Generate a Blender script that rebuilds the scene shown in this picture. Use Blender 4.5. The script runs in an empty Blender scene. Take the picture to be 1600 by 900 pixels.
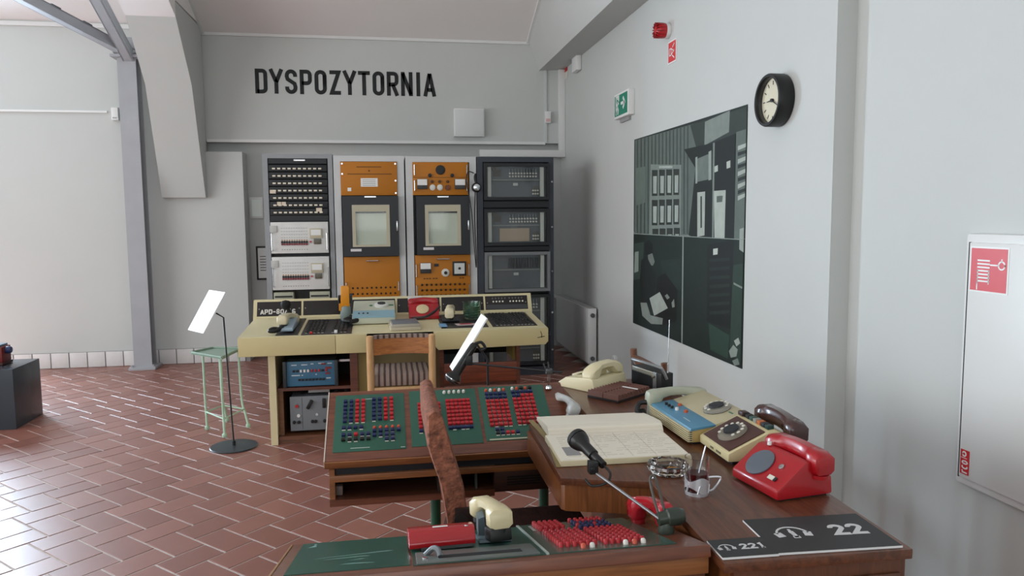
import bpy, bmesh, math, random
from mathutils import Vector, Matrix, Euler
random.seed(7)
PI = math.pi
R = math.radians
scn = bpy.context.scene
COL = scn.collection

# ------------------------------------------------------------------ camera
YAW, PIT, ROL = R(9.53), R(5.44), R(.485)
fw = Vector((math.sin(YAW)*math.cos(PIT), math.cos(YAW)*math.cos(PIT), -math.sin(PIT)))
rt = Vector((math.cos(YAW), -math.sin(YAW), 0))
dn = fw.cross(rt)
rt2 = math.cos(ROL)*rt + math.sin(ROL)*dn
dn2 = -math.sin(ROL)*rt + math.cos(ROL)*dn
cd = bpy.data.cameras.new('camera'); cam = bpy.data.objects.new('camera', cd); COL.objects.link(cam)
cd.sensor_width = 36; cd.lens = 1172/1600*36; cd.clip_start = .05
mw = Matrix.Identity(4)
for i in range(3):
    mw[i][0] = rt2[i]; mw[i][1] = -dn2[i]; mw[i][2] = -fw[i]
mw[0][3], mw[1][3], mw[2][3] = 0, 0, 1.5
cam.matrix_world = mw
scn.camera = cam

# ------------------------------------------------------------------ world, daylight, exposure
w = bpy.data.worlds.new('sky'); scn.world = w; w.use_nodes = True
bg = w.node_tree.nodes['Background']; bg.inputs[0].default_value = (.90, .95, 1, 1); bg.inputs[1].default_value = .25
def area(name, loc, target, sx, sy, power, col):
    l = bpy.data.lights.new(name, 'AREA'); l.shape = 'RECTANGLE'; l.size = sx; l.size_y = sy; l.energy = power; l.color = col
    o = bpy.data.objects.new(name, l); COL.objects.link(o); o.location = loc
    o.rotation_euler = (Vector(target)-Vector(loc)).to_track_quat('-Z', 'Y').to_euler()
    return o
DAY = (.96, .99, 1)
area('daylight_side_windows', (-7.35, 1.9, 2.1), (0, 1.9, 1.9), 7.6, 2.3, 345, DAY)       # outside the side windows
area('daylight_back_window', (-4.85, 8.62, 1.55), (-4.85, 0, 1.5), 1.9, 2.9, 680, (.66, .84, 1))  # outside the glazed door at the back left
area('daylight_rear_windows', (-1.5, -4.3, 2.4), (-.2, 8, 1.9), 6.0, 2.4, 110, DAY)           # windows of the wall behind the viewer
vs = scn.view_settings
vs.view_transform = 'Standard'; vs.look = 'None'; vs.gamma = 1; vs.use_curve_mapping = False; vs.exposure = .12

# ------------------------------------------------------------------ materials
def lin(h):
    h = h.lstrip('#'); o = []
    for i in (0, 2, 4):
        c = int(h[i:i+2], 16)/255
        o.append(c/12.92 if c <= .04045 else ((c+.055)/1.055)**2.4)
    return (*o, 1)
MATS = {}
def mat(h, rough=.5, metal=0, var=0, vs_=6, bump=0, bs=60, trans=0, ior=1.45, coat=0, stretch=None, name=None):
    key = (h, rough, metal, var, vs_, bump, bs, trans, ior, coat, stretch)
    if key in MATS: return MATS[key]
    m = bpy.data.materials.new(name or 'mat_'+h); m.use_nodes = True
    nt = m.node_tree; b = nt.nodes['Principled BSDF']
    c = lin(h); b.inputs['Base Color'].default_value = c
    b.inputs['Roughness'].default_value = rough; b.inputs['Metallic'].default_value = metal
    b.inputs['IOR'].default_value = ior
    if trans: b.inputs['Transmission Weight'].default_value = trans
    if coat: b.inputs['Coat Weight'].default_value = coat; b.inputs['Coat Roughness'].default_value = .12
    if var or bump:
        tc = nt.nodes.new('ShaderNodeTexCoord'); mp = nt.nodes.new('ShaderNodeMapping')
        if stretch: mp.inputs['Scale'].default_value = stretch
        nt.links.new(tc.outputs['Object'], mp.inputs[0])
    if var:
        n = nt.nodes.new('ShaderNodeTexNoise'); n.inputs['Scale'].default_value = vs_; n.inputs['Detail'].default_value = 5
        nt.links.new(mp.outputs[0], n.inputs[0])
        r = nt.nodes.new('ShaderNodeValToRGB'); r.color_ramp.elements[0].position = .3; r.color_ramp.elements[1].position = .7
        r.color_ramp.elements[0].color = (c[0]*(1-var), c[1]*(1-var), c[2]*(1-var), 1)
        r.color_ramp.elements[1].color = (min(1, c[0]*(1+var)), min(1, c[1]*(1+var)), min(1, c[2]*(1+var)), 1)
        nt.links.new(n.outputs[0], r.inputs[0]); nt.links.new(r.outputs[0], b.inputs['Base Color'])
    if bump:
        n2 = nt.nodes.new('ShaderNodeTexNoise'); n2.inputs['Scale'].default_value = bs; n2.inputs['Detail'].default_value = 4
        nt.links.new(mp.outputs[0], n2.inputs[0])
        bp = nt.nodes.new('ShaderNodeBump'); bp.inputs['Strength'].default_value = bump; bp.inputs['Distance'].default_value = .01
        nt.links.new(n2.outputs[0], bp.inputs['Height']); nt.links.new(bp.outputs[0], b.inputs['Normal'])
    MATS[key] = m
    return m
def wood(h1, h2, rough=.35, stretch=(2, 30, 30), sc=2.2, coat=.3):
    key = ('w', h1, h2, rough, stretch, sc, coat)
    if key in MATS: return MATS[key]
    m = bpy.data.materials.new('wood_'+h1); m.use_nodes = True; nt = m.node_tree; b = nt.nodes['Principled BSDF']
    tc = nt.nodes.new('ShaderNodeTexCoord'); mp = nt.nodes.new('ShaderNodeMapping'); mp.inputs['Scale'].default_value = stretch
    nt.links.new(tc.outputs['Object'], mp.inputs[0])
    n = nt.nodes.new('ShaderNodeTexNoise'); n.inputs['Scale'].default_value = sc; n.inputs['Detail'].default_value = 8; n.inputs['Distortion'].default_value = 1.2
    nt.links.new(mp.outputs[0], n.inputs[0])
    r = nt.nodes.new('ShaderNodeValToRGB'); r.color_ramp.elements[0].position = .32; r.color_ramp.elements[1].position = .68
    r.color_ramp.elements[0].color = lin(h1); r.color_ramp.elements[1].color = lin(h2)
    nt.links.new(n.outputs[0], r.inputs[0]); nt.links.new(r.outputs[0], b.inputs['Base Color'])
    b.inputs['Roughness'].default_value = rough
    if coat: b.inputs['Coat Weight'].default_value = coat; b.inputs['Coat Roughness'].default_value = .18
    MATS[key] = m
    return m
def stripes(h1, h2, axis=0, scale=10, rough=.9, lo=.45, hi=.55, name='stripes', bump=.3):
    m = bpy.data.materials.new(name); m.use_nodes = True; nt = m.node_tree; b = nt.nodes['Principled BSDF']
    tc = nt.nodes.new('ShaderNodeTexCoord'); wv = nt.nodes.new('ShaderNodeTexWave')
    wv.bands_direction = 'XYZ'[axis]; wv.inputs['Scale'].default_value = scale; wv.inputs['Distortion'].default_value = .4; wv.inputs['Detail'].default_value = 2
    nt.links.new(tc.outputs['Object'], wv.inputs[0])
    r = nt.nodes.new('ShaderNodeValToRGB'); r.color_ramp.elements[0].position = lo; r.color_ramp.elements[1].position = hi
    r.color_ramp.elements[0].color = lin(h1); r.color_ramp.elements[1].color = lin(h2)
    nt.links.new(wv.outputs[1], r.inputs[0]); nt.links.new(r.outputs[0], b.inputs['Base Color']); b.inputs['Roughness'].default_value = rough
    return m
def glass(h='ffffff', rough=.03, name='glass'):
    key = ('g', h, rough)
    if key in MATS: return MATS[key]
    m = bpy.data.materials.new(name); m.use_nodes = True; nt = m.node_tree
    b = nt.nodes['Principled BSDF']; b.inputs['Base Color'].default_value = lin(h); b.inputs['Transmission Weight'].default_value = 1
    b.inputs['Roughness'].default_value = rough; b.inputs['IOR'].default_value = 1.46
    MATS[key] = m
    return m
def pane(h='ffffff', fac=.88):      # thin sheet glass: mostly clear, some mirror
    key = ('p', h, fac)
    if key in MATS: return MATS[key]
    m = bpy.data.materials.new('sheet_glass'); m.use_nodes = True; nt = m.node_tree
    nt.nodes.remove(nt.nodes['Principled BSDF']); out = nt.nodes['Material Output']
    t = nt.nodes.new('ShaderNodeBsdfTransparent'); t.inputs[0].default_value = lin(h)
    g = nt.nodes.new('ShaderNodeBsdfGlossy'); g.inputs['Roughness'].default_value = .06
    mx = nt.nodes.new('ShaderNodeMixShader'); mx.inputs[0].default_value = 1-fac
    nt.links.new(t.outputs[0], mx.inputs[1]); nt.links.new(g.outputs[0], mx.inputs[2]); nt.links.new(mx.outputs[0], out.inputs[0])
    MATS[key] = m
    return m

# ------------------------------------------------------------------ mesh helpers
class P:
    """collects shapes into one bmesh, then links it as one mesh object"""
    def __init__(s, T=None): s.bm = bmesh.new(); s.T = T or Matrix.Identity(4)
    def _add(s, verts, faces, m=0):
        vs = [s.bm.verts.new(s.T @ Vector(v)) for v in verts]
        for f in faces:
            try:
                fc = s.bm.faces.new([vs[i] for i in f]); fc.material_index = m
            except ValueError: pass
        return s
    def box(s, x0, x1, y0, y1, z0, z1, m=0, b=0, rot=None):
        """axis box; b = chamfer of all edges; rot = (Euler tuple) about the box centre"""
        c = Vector(((x0+x1)/2, (y0+y1)/2, (z0+z1)/2)); h = Vector((abs(x1-x0)/2, abs(y1-y0)/2, abs(z1-z0)/2))
        t = bmesh.new(); bmesh.ops.create_cube(t, size=2)
        for v in t.verts: v.co = Vector((v.co.x*h.x, v.co.y*h.y, v.co.z*h.z))
        if b:
            bmesh.ops.bevel(t, geom=t.edges[:], offset=min(b, min(h)*.95), segments=2, affect='EDGES', profile=.6)
        Mx = Matrix.Translation(c) @ (Euler(rot).to_matrix().to_4x4() if rot else Matrix.Identity(4))
        t.verts.index_update()
        s._add([Mx @ v.co for v in t.verts], [[v.index for v in f.verts] for f in t.faces], m); t.free()
        return s
    def prism(s, poly, axis, a, b, m=0, bev=0):
        """extrude a 2-D polygon along x (poly = y,z), y (poly = x,z) or z (poly = x,y)"""
        f = {'x': lambda p, q: (q, p[0], p[1]), 'y': lambda p, q: (p[0], q, p[1]), 'z': lambda p, q: (p[0], p[1], q)}[axis]
        n = len(poly); vs = [f(p, a) for p in poly]+[f(p, b) for p in poly]
        fs = [list(range(n))[::-1], list(range(n, 2*n))]+[[i, (i+1) % n, n+(i+1) % n, n+i] for i in range(n)]
        t = bmesh.new(); tv = [t.verts.new(v) for v in vs]
        for q in fs: t.faces.new([tv[i] for i in q])
        bmesh.ops.recalc_face_normals(t, faces=t.faces[:])
        if bev: bmesh.ops.bevel(t, geom=t.edges[:], offset=bev, segments=2, affect='EDGES', profile=.6)
        t.verts.index_update()
        s._add([v.co.copy() for v in t.verts], [[v.index for v in q.verts] for q in t.faces], m); t.free()
        return s
    def cyl(s, p0, p1, r0, r1=None, n=14, m=0, caps=True):
        return s.loft2([(p0, r0), (p1, r0 if r1 is None else r1)], n, m, caps)
    def loft2(s, st, n=12, m=0, caps=True):
        """tube through stations (point, radius)"""
        pts = [Vector(p) for p, r in st]; vs = []; up = None
        for i, (p, r) in enumerate(st):
            d = (pts[min(i+1, len(pts)-1)]-pts[max(i-1, 0)])
            d = d.normalized() if d.length > 1e-9 else Vector((0, 0, 1))
            if up is None:
                up = Vector((0, 0, 1)) if abs(d.z) < .9 else Vector((1, 0, 0))
            u = (up-d*up.dot(d))
            if u.length < 1e-6: u = d.orthogonal()
            u.normalize(); v = d.cross(u); up = u
            for k in range(n):
                a = 2*PI*k/n; vs.append(pts[i]+u*(math.cos(a)*r)+v*(math.sin(a)*r))
        fs = []
        for i in range(len(st)-1):
            for k in range(n):
                fs.append([i*n+k, i*n+(k+1) % n, (i+1)*n+(k+1) % n, (i+1)*n+k])
        if caps: fs += [list(range(n))[::-1], [(len(st)-1)*n+k for k in range(n)]]
        return s._add(vs, fs, m)
    def tube(s, pts, r, n=8, m=0, sm=6):
        pts = [Vector(p) for p in pts]
        if sm > 1 and len(pts) > 2:
            q = []
            for i in range(len(pts)-1):
                p0, p1, p2, p3 = pts[max(i-1, 0)], pts[i], pts[i+1], pts[min(i+2, len(pts)-1)]
                for k in range(sm):
                    t = k/sm
                    q.append(.5*((2*p1)+(-p0+p2)*t+(2*p0-5*p1+4*p2-p3)*t*t+(-p0+3*p1-3*p2+p3)*t**3))
            q.append(pts[-1]); pts = q
        return s.loft2([(p, r) for p in pts], n, m)
    def lathe(s, prof, n=24, m=0, at=(0, 0, 0), M=None, close=False):
        vs = []; Mx = Matrix.Translation(Vector(at)) @ (M or Matrix.Identity(4))
        for (r, z) in prof:
            for k in range(n):
                a = 2*PI*k/n; vs.append(Mx @ Vector((r*math.cos(a), r*math.sin(a), z)))
        fs = []; L = len(prof)
        for i in range(L-1 if not close else L):
            j = (i+1) % L
            for k in range(n): fs.append([i*n+k, i*n+(k+1) % n, j*n+(k+1) % n, j*n+k])
        if not close:
            if prof[0][0] > 1e-5: fs.append(list(range(n))[::-1])
            if prof[-1][0] > 1e-5: fs.append([(L-1)*n+k for k in range(n)])
        return s._add(vs, fs, m)
    def rings(s, rr, m=0, caps=True):
        n = len(rr[0]); vs = [p for r in rr for p in r]; fs = []
        for i in range(len(rr)-1):
            for k in range(n): fs.append([i*n+k, i*n+(k+1) % n, (i+1)*n+(k+1) % n, (i+1)*n+k])
        if caps: fs += [list(range(n))[::-1], [(len(rr)-1)*n+k for k in range(n)]]
        return s._add(vs, fs, m)
    def quad(s, a, b, c, d, m=0): return s._add([a, b, c, d], [[0, 1, 2, 3]], m)
    def mesh(s, name, mats, ang=38):
        bmesh.ops.remove_doubles(s.bm, verts=s.bm.verts[:], dist=1e-6)
        bmesh.ops.recalc_face_normals(s.bm, faces=s.bm.faces[:])
        for f in s.bm.faces: f.smooth = True
        me = bpy.data.meshes.new(name); s.bm.to_mesh(me); s.bm.free()
        me.set_sharp_from_angle(angle=R(ang))
        for x in (mats if isinstance(mats, (list, tuple)) else [mats]): me.materials.append(x)
        return me
    def obj(s, name, mats, parent=None, loc=(0, 0, 0), rot=(0, 0, 0), label=None, ang=38):
        return put(name, s.mesh(name, mats, ang), parent, loc, rot, label)
def put(name, me, parent=None, loc=(0, 0, 0), rot=(0, 0, 0), label=None):
    o = bpy.data.objects.new(name, me); COL.objects.link(o); o.location = loc; o.rotation_euler = rot
    if parent: o.parent = parent
    if label: o['label'] = label
    return o
def tag(o, label, cat, group=None, kind=None):
    o['label'] = label; o['category'] = cat
    if group: o['group'] = group
    if kind: o['kind'] = kind
    return o
def thing(name, label, cat, loc=(0, 0, 0), rz=0, group=None):
    o = bpy.data.objects.new(name, None); COL.objects.link(o); o.location = loc; o.rotation_euler = (0, 0, rz); o.empty_display_size = .05
    return tag(o, label, cat, group)
def struct(o, label=None):
    o['kind'] = 'structure'
    if label: o['label'] = label
    return o
def sect(cx, cz, hw, hz, y=None, k=.35):
    """octagonal rounded section in the y,z plane: used by handsets"""
    a, b = hw, hz; c = k
    return [(-a, -b*(1-c)), (-a*(1-c), -b), (a*(1-c), -b), (a, -b*(1-c)), (a, b*(1-c)), (a*(1-c), b), (-a*(1-c), b), (-a, b*(1-c))]

# stroke lettering: glyphs are centre lines in a box of height 1
def arc(cx, cy, rx, ry, a0, a1, n=8):
    return [(cx+rx*math.cos(R(a0+(a1-a0)*i/n)), cy+ry*math.sin(R(a0+(a1-a0)*i/n))) for i in range(n+1)]
def glyph(ch, w=.46, t=.145):
    l, r, b, p = t/2, w-t/2, t/2, 1-t/2; q = .13; mid = .5; c = w/2
    G = {
     'D': [[(l, b)]+[(r-q, b)]+arc(r-q, b+q, q, q, -90, 0, 5)+arc(r-q, p-q, q, q, 0, 90, 5)+[(l, p), (l, b-t/2)]],
     'Y': [[(0.05*w, 1), (c, .47), (c, 0)], [(.95*w, 1), (c, .47)]],
     'S': [[(r, .70)]+arc(c, p-.17, r-c, .17, 0, 180, 10)+[(l, .70)]+[(l+.03, .6), (r-.03, .42)]+[(r, .30)]+arc(c, b+.17, r-c, .17, 0, -180, 10)+[(l, .30)]],
     'P': [[(l, 0), (l, p), (r-q, p)]+arc(r-q, p-q, q, q, 90, 0, 5)+arc(r-q, .45+q, q, q, 0, -90, 5)+[(l, .45)]],
     'O': [arc(c, p-.16, r-c, .16, 0, 180, 10)+arc(c, b+.16, r-c, .16, 180, 360, 10)+[(r, p-.16)]],
     'Z': [[(0.02, p), (r-.02, p), (l+.02, b), (w-.02, b)]],
     'T': [[(0, p), (w, p)], [(c, p), (c, 0)]],
     'R': [[(l, 0), (l, p), (r-q, p)]+arc(r-q, p-q, q, q, 90, 0, 5)+arc(r-q, .47+q, q, q, 0, -90, 5)+[(l, .47)], [(c, .47), (w-.06, 0)]],
     'N': [[(l, 0), (l, 1)], [(r, 0), (r, 1)], [(l, 1-t*.4), (r, t*.4)]],
     'I': [[(c, 0), (c, 1)]],
     'A': [[(.06*w+.02, 0), (c, 1-t*.3)], [(.94*w-.02, 0), (c, 1-t*.3)], [(.28*w, .27), (.72*w, .27)]],
     '0': [arc(c, p-.16, r-c, .16, 0, 180, 10)+arc(c, b+.16, r-c, .16, 180, 360, 10)+[(r, p-.16)]],
     '8': [arc(c, .74, (r-c)*.92, .74-.5, 0, 360, 14), arc(c, .28, r-c, .28-b+.0, 0, 360, 14)],
     '6': [arc(c, .28, r-c, .28-b, 0, 360, 14), [(l, .3), (l, .62)]+arc(c, .70, r-c, p-.70, 180, 20, 8)],
     '1': [[(c*.5, .8), (c+.03, p), (c+.03, 0)], [(c-.12, b), (c+.2, b)]],
     '2': [[(l, .70)]+arc(c, p-.2, r-c, .2, 170, 0, 9)+[(r-.02, .62), (l, b+.02), (w, b)]],
     '-': [[(.03, .48), (w-.03, .48)]], '/': [[(.02, 0), (w-.02, 1)]],
     'i': [[(c-.14, .62), (c, .62), (c, 0)], [(c-.17, .05), (c+.17, .05)], [(c-.09, .86), (c+.05, .86)]],
     'r': [[(l, 0), (l, .6)], [(l, .5), (r, .6)]], 'c': [arc(c, .3, r-c, .3, 50, 310, 10)], 'o': [arc(c, .3, r-c, .3, 0, 360, 12)],
    }
    return G[ch]
def strokes(p, lines, ox, oy, h, t, f, d, m=0):
    """thick polylines; f maps (u,v,depth) to 3-D; d = (depth0, depth1)"""
    for ln in lines:
        pts = [Vector((ox+x*h, oy+y*h)) for x, y in ln]
        q = [pts[0]]
        for a in pts[1:]:
            if (a-q[-1]).length > 1e-5: q.append(a)
        n = len(q); A = []; B = []
        if n < 2: continue
        closed = (q[0]-q[-1]).length < 1e-4
        for i in range(n):
            d0 = (q[i]-q[i-1]) if i > 0 else ((q[0]-q[-2]) if closed else q[1]-q[0])
            d1 = (q[i+1]-q[i]) if i < n-1 else ((q[1]-q[0]) if closed else q[-1]-q[-2])
            d0 = d0.normalized(); d1 = d1.normalized(); n0 = Vector((-d0.y, d0.x)); n1 = Vector((-d1.y, d1.x))
            mm = n0+n1
            mm = mm.normalized() if mm.length > 1e-6 else n0
            k = t/2/max(.35, mm.dot(n0)); A.append(q[i]+mm*k); B.append(q[i]-mm*k)
        vs = [f(a.x, a.y, d[1]) for a in A]+[f(a.x, a.y, d[1]) for a in B]+[f(a.x, a.y, d[0]) for a in A]+[f(a.x, a.y, d[0]) for a in B]
        fs = []
        for i in range(n-1):
            fs += [[i, i+1, n+i+1, n+i], [i, 2*n+i, 2*n+i+1, i+1], [n+i, n+i+1, 3*n+i+1, 3*n+i]]
        fs += [[0, n, 3*n, 2*n], [n-1, 3*n-1, 4*n-1, 2*n-1]]
        p._add(vs, fs, m)
    return p

# ================================================================== THE SETTING
m_wall = mat('c3c5c2', .75, var=.02, vs_=1.5, bump=.03, bs=120, name='wall_paint')
m_ceil = mat('ebe6e4', .8, name='ceiling_paint')
m_trim = mat('dcdcda', .6, name='white_trim')
m_grout = mat('c0b8b2', .85, var=.12, vs_=30, name='grout')

# terracotta tiles: herringbone, 245 x 154 mm pitch, laid at 45 degrees
def tile_material():
    m = bpy.data.materials.new('terracotta'); m.use_nodes = True; nt = m.node_tree; b = nt.nodes['Principled BSDF']
    oi = nt.nodes.new('ShaderNodeObjectInfo'); ge = nt.nodes.new('ShaderNodeNewGeometry')
    ad = nt.nodes.new('ShaderNodeMath'); ad.operation = 'ADD'; nt.links.new(oi.outputs['Random'], ad.inputs[0]); nt.links.new(ge.outputs['Random Per Island'], ad.inputs[1])
    fr = nt.nodes.new('ShaderNodeMath'); fr.operation = 'FRACT'; nt.links.new(ad.outputs[0], fr.inputs[0])
    r = nt.nodes.new('ShaderNodeValToRGB'); r.color_ramp.elements[0].color = lin('855042'); r.color_ramp.elements[1].color = lin('986152')
    nt.links.new(fr.outputs[0], r.inputs[0])
    n = nt.nodes.new('ShaderNodeTexNoise'); n.inputs['Scale'].default_value = 9; n.inputs['Detail'].default_value = 6
    gp = nt.nodes.new('ShaderNodeNewGeometry'); nt.links.new(gp.outputs['Position'], n.inputs[0])
    mx = nt.nodes.new('ShaderNodeMix'); mx.data_type = 'RGBA'; mx.blend_type = 'MULTIPLY'; mx.inputs[0].default_value = .25
    nt.links.new(r.outputs[0], mx.inputs[6]); nt.links.new(n.outputs[0], mx.inputs[7]); nt.links.new(mx.outputs[2], b.inputs['Base Color'])
    b.inputs['Roughness'].default_value = .40; b.inputs['IOR'].default_value = 1.75
    bp = nt.nodes.new('ShaderNodeBump'); bp.inputs['Strength'].default_value = .05; bp.inputs['Distance'].default_value = .01
    nt.links.new(n.outputs[0], bp.inputs['Height']); nt.links.new(bp.outputs[0], b.inputs['Normal'])
    return m
m_tile = tile_material()
floor = struct(P().box(-7, 2.3, -4, 8.9, -.06, -.0025).obj('floor', m_grout), 'terracotta tiled floor with pale grout lines')
TW, TL, TG = .1535, .2455, .0085
ua = R(45.6); U = Vector((math.cos(ua), math.sin(ua))); V = Vector((math.sin(ua), -math.cos(ua)))
O0 = Vector((-1.577, 3.946))
def tile_mesh(a, b):
    p = P(); x, y, e = a/2, b/2, .0016
    lo = [(-x, -y, -.006), (x, -y, -.006), (x, y, -.006), (-x, y, -.006)]
    mid = [(-x, -y, -e), (x, -y, -e), (x, y, -e), (-x, y, -e)]
    hi = [(-x+e, -y+e, 0), (x-e, -y+e, 0), (x-e, y-e, 0), (-x+e, y-e, 0)]
    p._add(lo+mid+hi, [[0, 1, 5, 4], [1, 2, 6, 5], [2, 3, 7, 6], [3, 0, 4, 7], [4, 5, 9, 8], [5, 6, 10, 9], [6, 7, 11, 10], [7, 4, 8, 11], [8, 9, 10, 11]])
    return p
tm = tile_mesh(TL-TG, TW-TG).mesh('tile', m_tile, 20)
cand = []
for i in range(-60, 61):
    for j in range(-45, 46):
        bu, bv = i*TW+j*(TW-TL), i*TW+j*(TW+TL)
        for (cu, cv, rz) in ((bu+TW/2, bv+TL/2, ua-PI/2), (bu+TW+TL/2, bv+TW/2, ua)):
            c = O0+U*cu+V*cv
            if -6.8 < c.x < 1.95 and -1 < c.y < 8.72: cand.append((c.x, c.y, rz))
def vis(x, y):      # floor patch left of and between the desks
    return y > 1.95 and x > -.56*y+.05 and x < .62 and not (y < 2.3 and x > -.25) and not (x > -.2 and y > 2.75)
cand.sort(key=lambda c: (0 if vis(c[0], c[1]) else 1, math.hypot(c[0], c[1])))
for c in cand[:300]:
    put('tile', tm, floor, (c[0], c[1], random.uniform(-.0006, .0006)), (random.uniform(-.002, .002), random.uniform(-.002, .002), c[2]))
pt = P()
for c in cand[300:]:
    T = Matrix.Translation((c[0], c[1], random.uniform(-.0006, .0006))) @ Matrix.Rotation(c[2], 4, 'Z')
    x, y, e = (TL-TG)/2, (TW-TG)/2, .0016
    q = [T @ Vector(v) for v in [(-x, -y, -.006), (x, -y, -.006), (x, y, -.006), (-x, y, -.006), (-x+e, -y+e, 0), (x-e, -y+e, 0), (x-e, y-e, 0), (-x+e, y-e, 0)]]
    pt._add(q, [[0, 1, 5, 4], [1, 2, 6, 5], [2, 3, 7, 6], [3, 0, 4, 7], [4, 5, 6, 7]])
o = pt.obj('floor_tiles', m_tile, floor, ang=20); o['kind'] = 'stuff'

# back wall: left bay (with a window out of view), pier, niche behind the racks, upper wall
p = P()
p.box(-7, -5.75, 8.2, 8.45, 0, 3.6); p.box(-3.97, -1.83, 8.2, 8.45, 0, 3.55); p.box(-5.75, -3.97, 8.2, 8.45, 0, .06); p.box(-5.75, -3.97, 8.2, 8.45, 2.95, 3.6)
p.box(-1.83, -1.44, 8.2, 8.9, 0, 2.19)
p.box(-1.9, 2.1, 8.45, 8.95, 0, 2.4)
p.box(-1.83, 2.1, 8.3, 8.8, 2.31, 3.55)
struct(p.obj('wall_back', m_wall), 'light grey end wall with a niche behind the racks')
p = P()
for (y0, y1) in ((-4, -1.8), (5.6, 8.45)): p.box(-7.2, -7, y0, y1, 0, 5.4)
p.box(-7.2, -7, -1.8, 5.6, 0, .95); p.box(-7.2, -7, -1.8, 5.6, 3.25, 5.4)
struct(p.obj('wall_left', m_wall), 'light grey side wall with the windows')
p = P()
p.box(-7.2, -4.6, -4.2, -4, 0, 5.4); p.box(1.6, 2.4, -4.2, -4, 0, 5.4); p.box(-4.6, 1.6, -4.2, -4, 0, 1.1); p.box(-4.6, 1.6, -4.2, -4, 3.7, 5.4)
struct(p.obj('wall_rear', m_wall), 'light grey wall behind the viewer')
p = P()
p.box(2.0, 2.3, 3.135, 8.95, 0, 3.3); p.box(2.10, 2.3, 3.04, 3.135, 0, 3.3); p.box(2.09, 2.3, -4, 3.04, 0, 3.3)
struct(p.obj('wall_right', m_wall), 'light grey side wall stepping back near the hydrant cabinet')
def win(n, p, fr):
    struct(p.obj('window_%d' % n, m_trim), 'white window frame')
def wframe(axis, a0, a1, z0, z1, c, n):
    p = P(); t = .06
    def bx(u0, u1, w0, w1):
        if axis == 'y': p.box(u0, u1, c-.03, c+.03, w0, w1)
        else: p.box(c-.03, c+.03, u0, u1, w0, w1)
    bx(a0, a1, z0, z0+t); bx(a0, a1, z1-t, z1)
    for i in range(n+1):
        x = a0+(a1-a0-t)*i/n; bx(x, x+t, z0+t, z1-t)
    return p
struct(wframe('y', -5.75, -3.97, .06, 2.95, 8.36, 2).obj('window_1', m_trim), 'white frame of the tall window in the end wall')
struct(wframe('x', -1.8, 5.6, .95, 3.25, -7.1, 5).obj('window_2', m_trim), 'white window frame in the side wall')
struct(wframe('y', -4.6, 1.6, 1.1, 3.7, -4.1, 5).obj('window_3', m_trim), 'white window frame in the wall behind the viewer')
# ceiling: slopes up from the end wall
def zc(y): return 3.40+.42*(8.3-y)
p = P(); p.prism([(8.5, zc(8.5)), (4.0, zc(4)), (-4.2, zc(4)), (-4.2, zc(4)+.2), (4.0, zc(4)+.2), (8.5, zc(8.5)+.2)], 'x', -7.2, 2.3)
struct(p.obj('ceiling', m_ceil), 'pale sloping ceiling')
# concrete rib with its knee, and the bulkhead over the right wall
p = P(); p.prism([(8.25, 1.72), (8.13, 1.72), (7.77, 2.78), (7.30, 3.30), (7.30, 3.44), (8.25, 3.44)], 'x', -2.22, -1.80)
p.prism([(7.30, 3.30), (4.0, 4.69), (4.0, 5.2), (8.25, 3.46), (7.30, 3.45)], 'x', -2.22, -1.80, m=1)
struct(p.obj('trim_1', [m_wall, m_ceil]), 'grey concrete roof rib tapering down the end wall')
p = P(); p.prism([(2.05, 3.12), (1.715, 3.10), (1.602, 3.40), (1.602, 5.3), (2.05, 5.3)], 'y', -4, 8.32)
struct(p.obj('trim_2', m_wall), 'grey bulkhead running along the top of the side wall')
# pale strips
p = P(); p.box(-1.80, 1.78, 8.286, 8.31, 2.295, 2.325)
struct(p.obj('trim_3', m_trim), 'pale ledge strip under the lettering')
p = P(); p.box(-1.80, 1.60, 8.28, 8.31, 3.375, 3.405); p.box(-4.4, -2.22, 8.18, 8.21, 3.39, 3.43)
p.prism([(8.3, 3.375), (4.0, zc(4)-.03), (4.0, zc(4)), (8.3, 3.41)], 'x', 1.575, 1.604)
p.prism([(8.3, 3.375), (4.0, zc(4)-.03), (4.0, zc(4)), (8.3, 3.41)], 'x', -1.802, -1.775)
struct(p.obj('trim_4', m_trim), 'thin white cornice where the walls meet the ceiling')
# tiled skirting of the left bay
m_wt = mat('dad6d4', .25, var=.04, vs_=8, name='white_glazed_tile')
bb = struct(P().box(-3.97, -1.44, 8.194, 8.2, 0, .158).obj('baseboard_left', mat('8f8b88', .8)), 'row of white glazed skirting tiles')
sk = P().box(-.0815, .0815, -.009, 0, .002, .155, b=.003).mesh('tile', m_wt)
for i in range(14): put('tile', sk, bb, (-3.808+i*.172, 8.193, 0), (random.uniform(-.006, .006), 0, 0))

# ================================================================== STEEL COLUMN AND WALL FITTINGS
m_steel = mat('a3a4a8', .45, var=.05, vs_=5, name='grey_painted_steel')
m_white = mat('e2e2e0', .4, name='white_plastic')
m_black = mat('161616', .45, name='black_plastic')
m_dark = mat('24262a', .5, name='dark_grey')
m_chrome = mat('c4c6c8', .18, 1, name='chrome')
m_red = mat('b8141c', .3, name='red_plastic', coat=.3)

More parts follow.
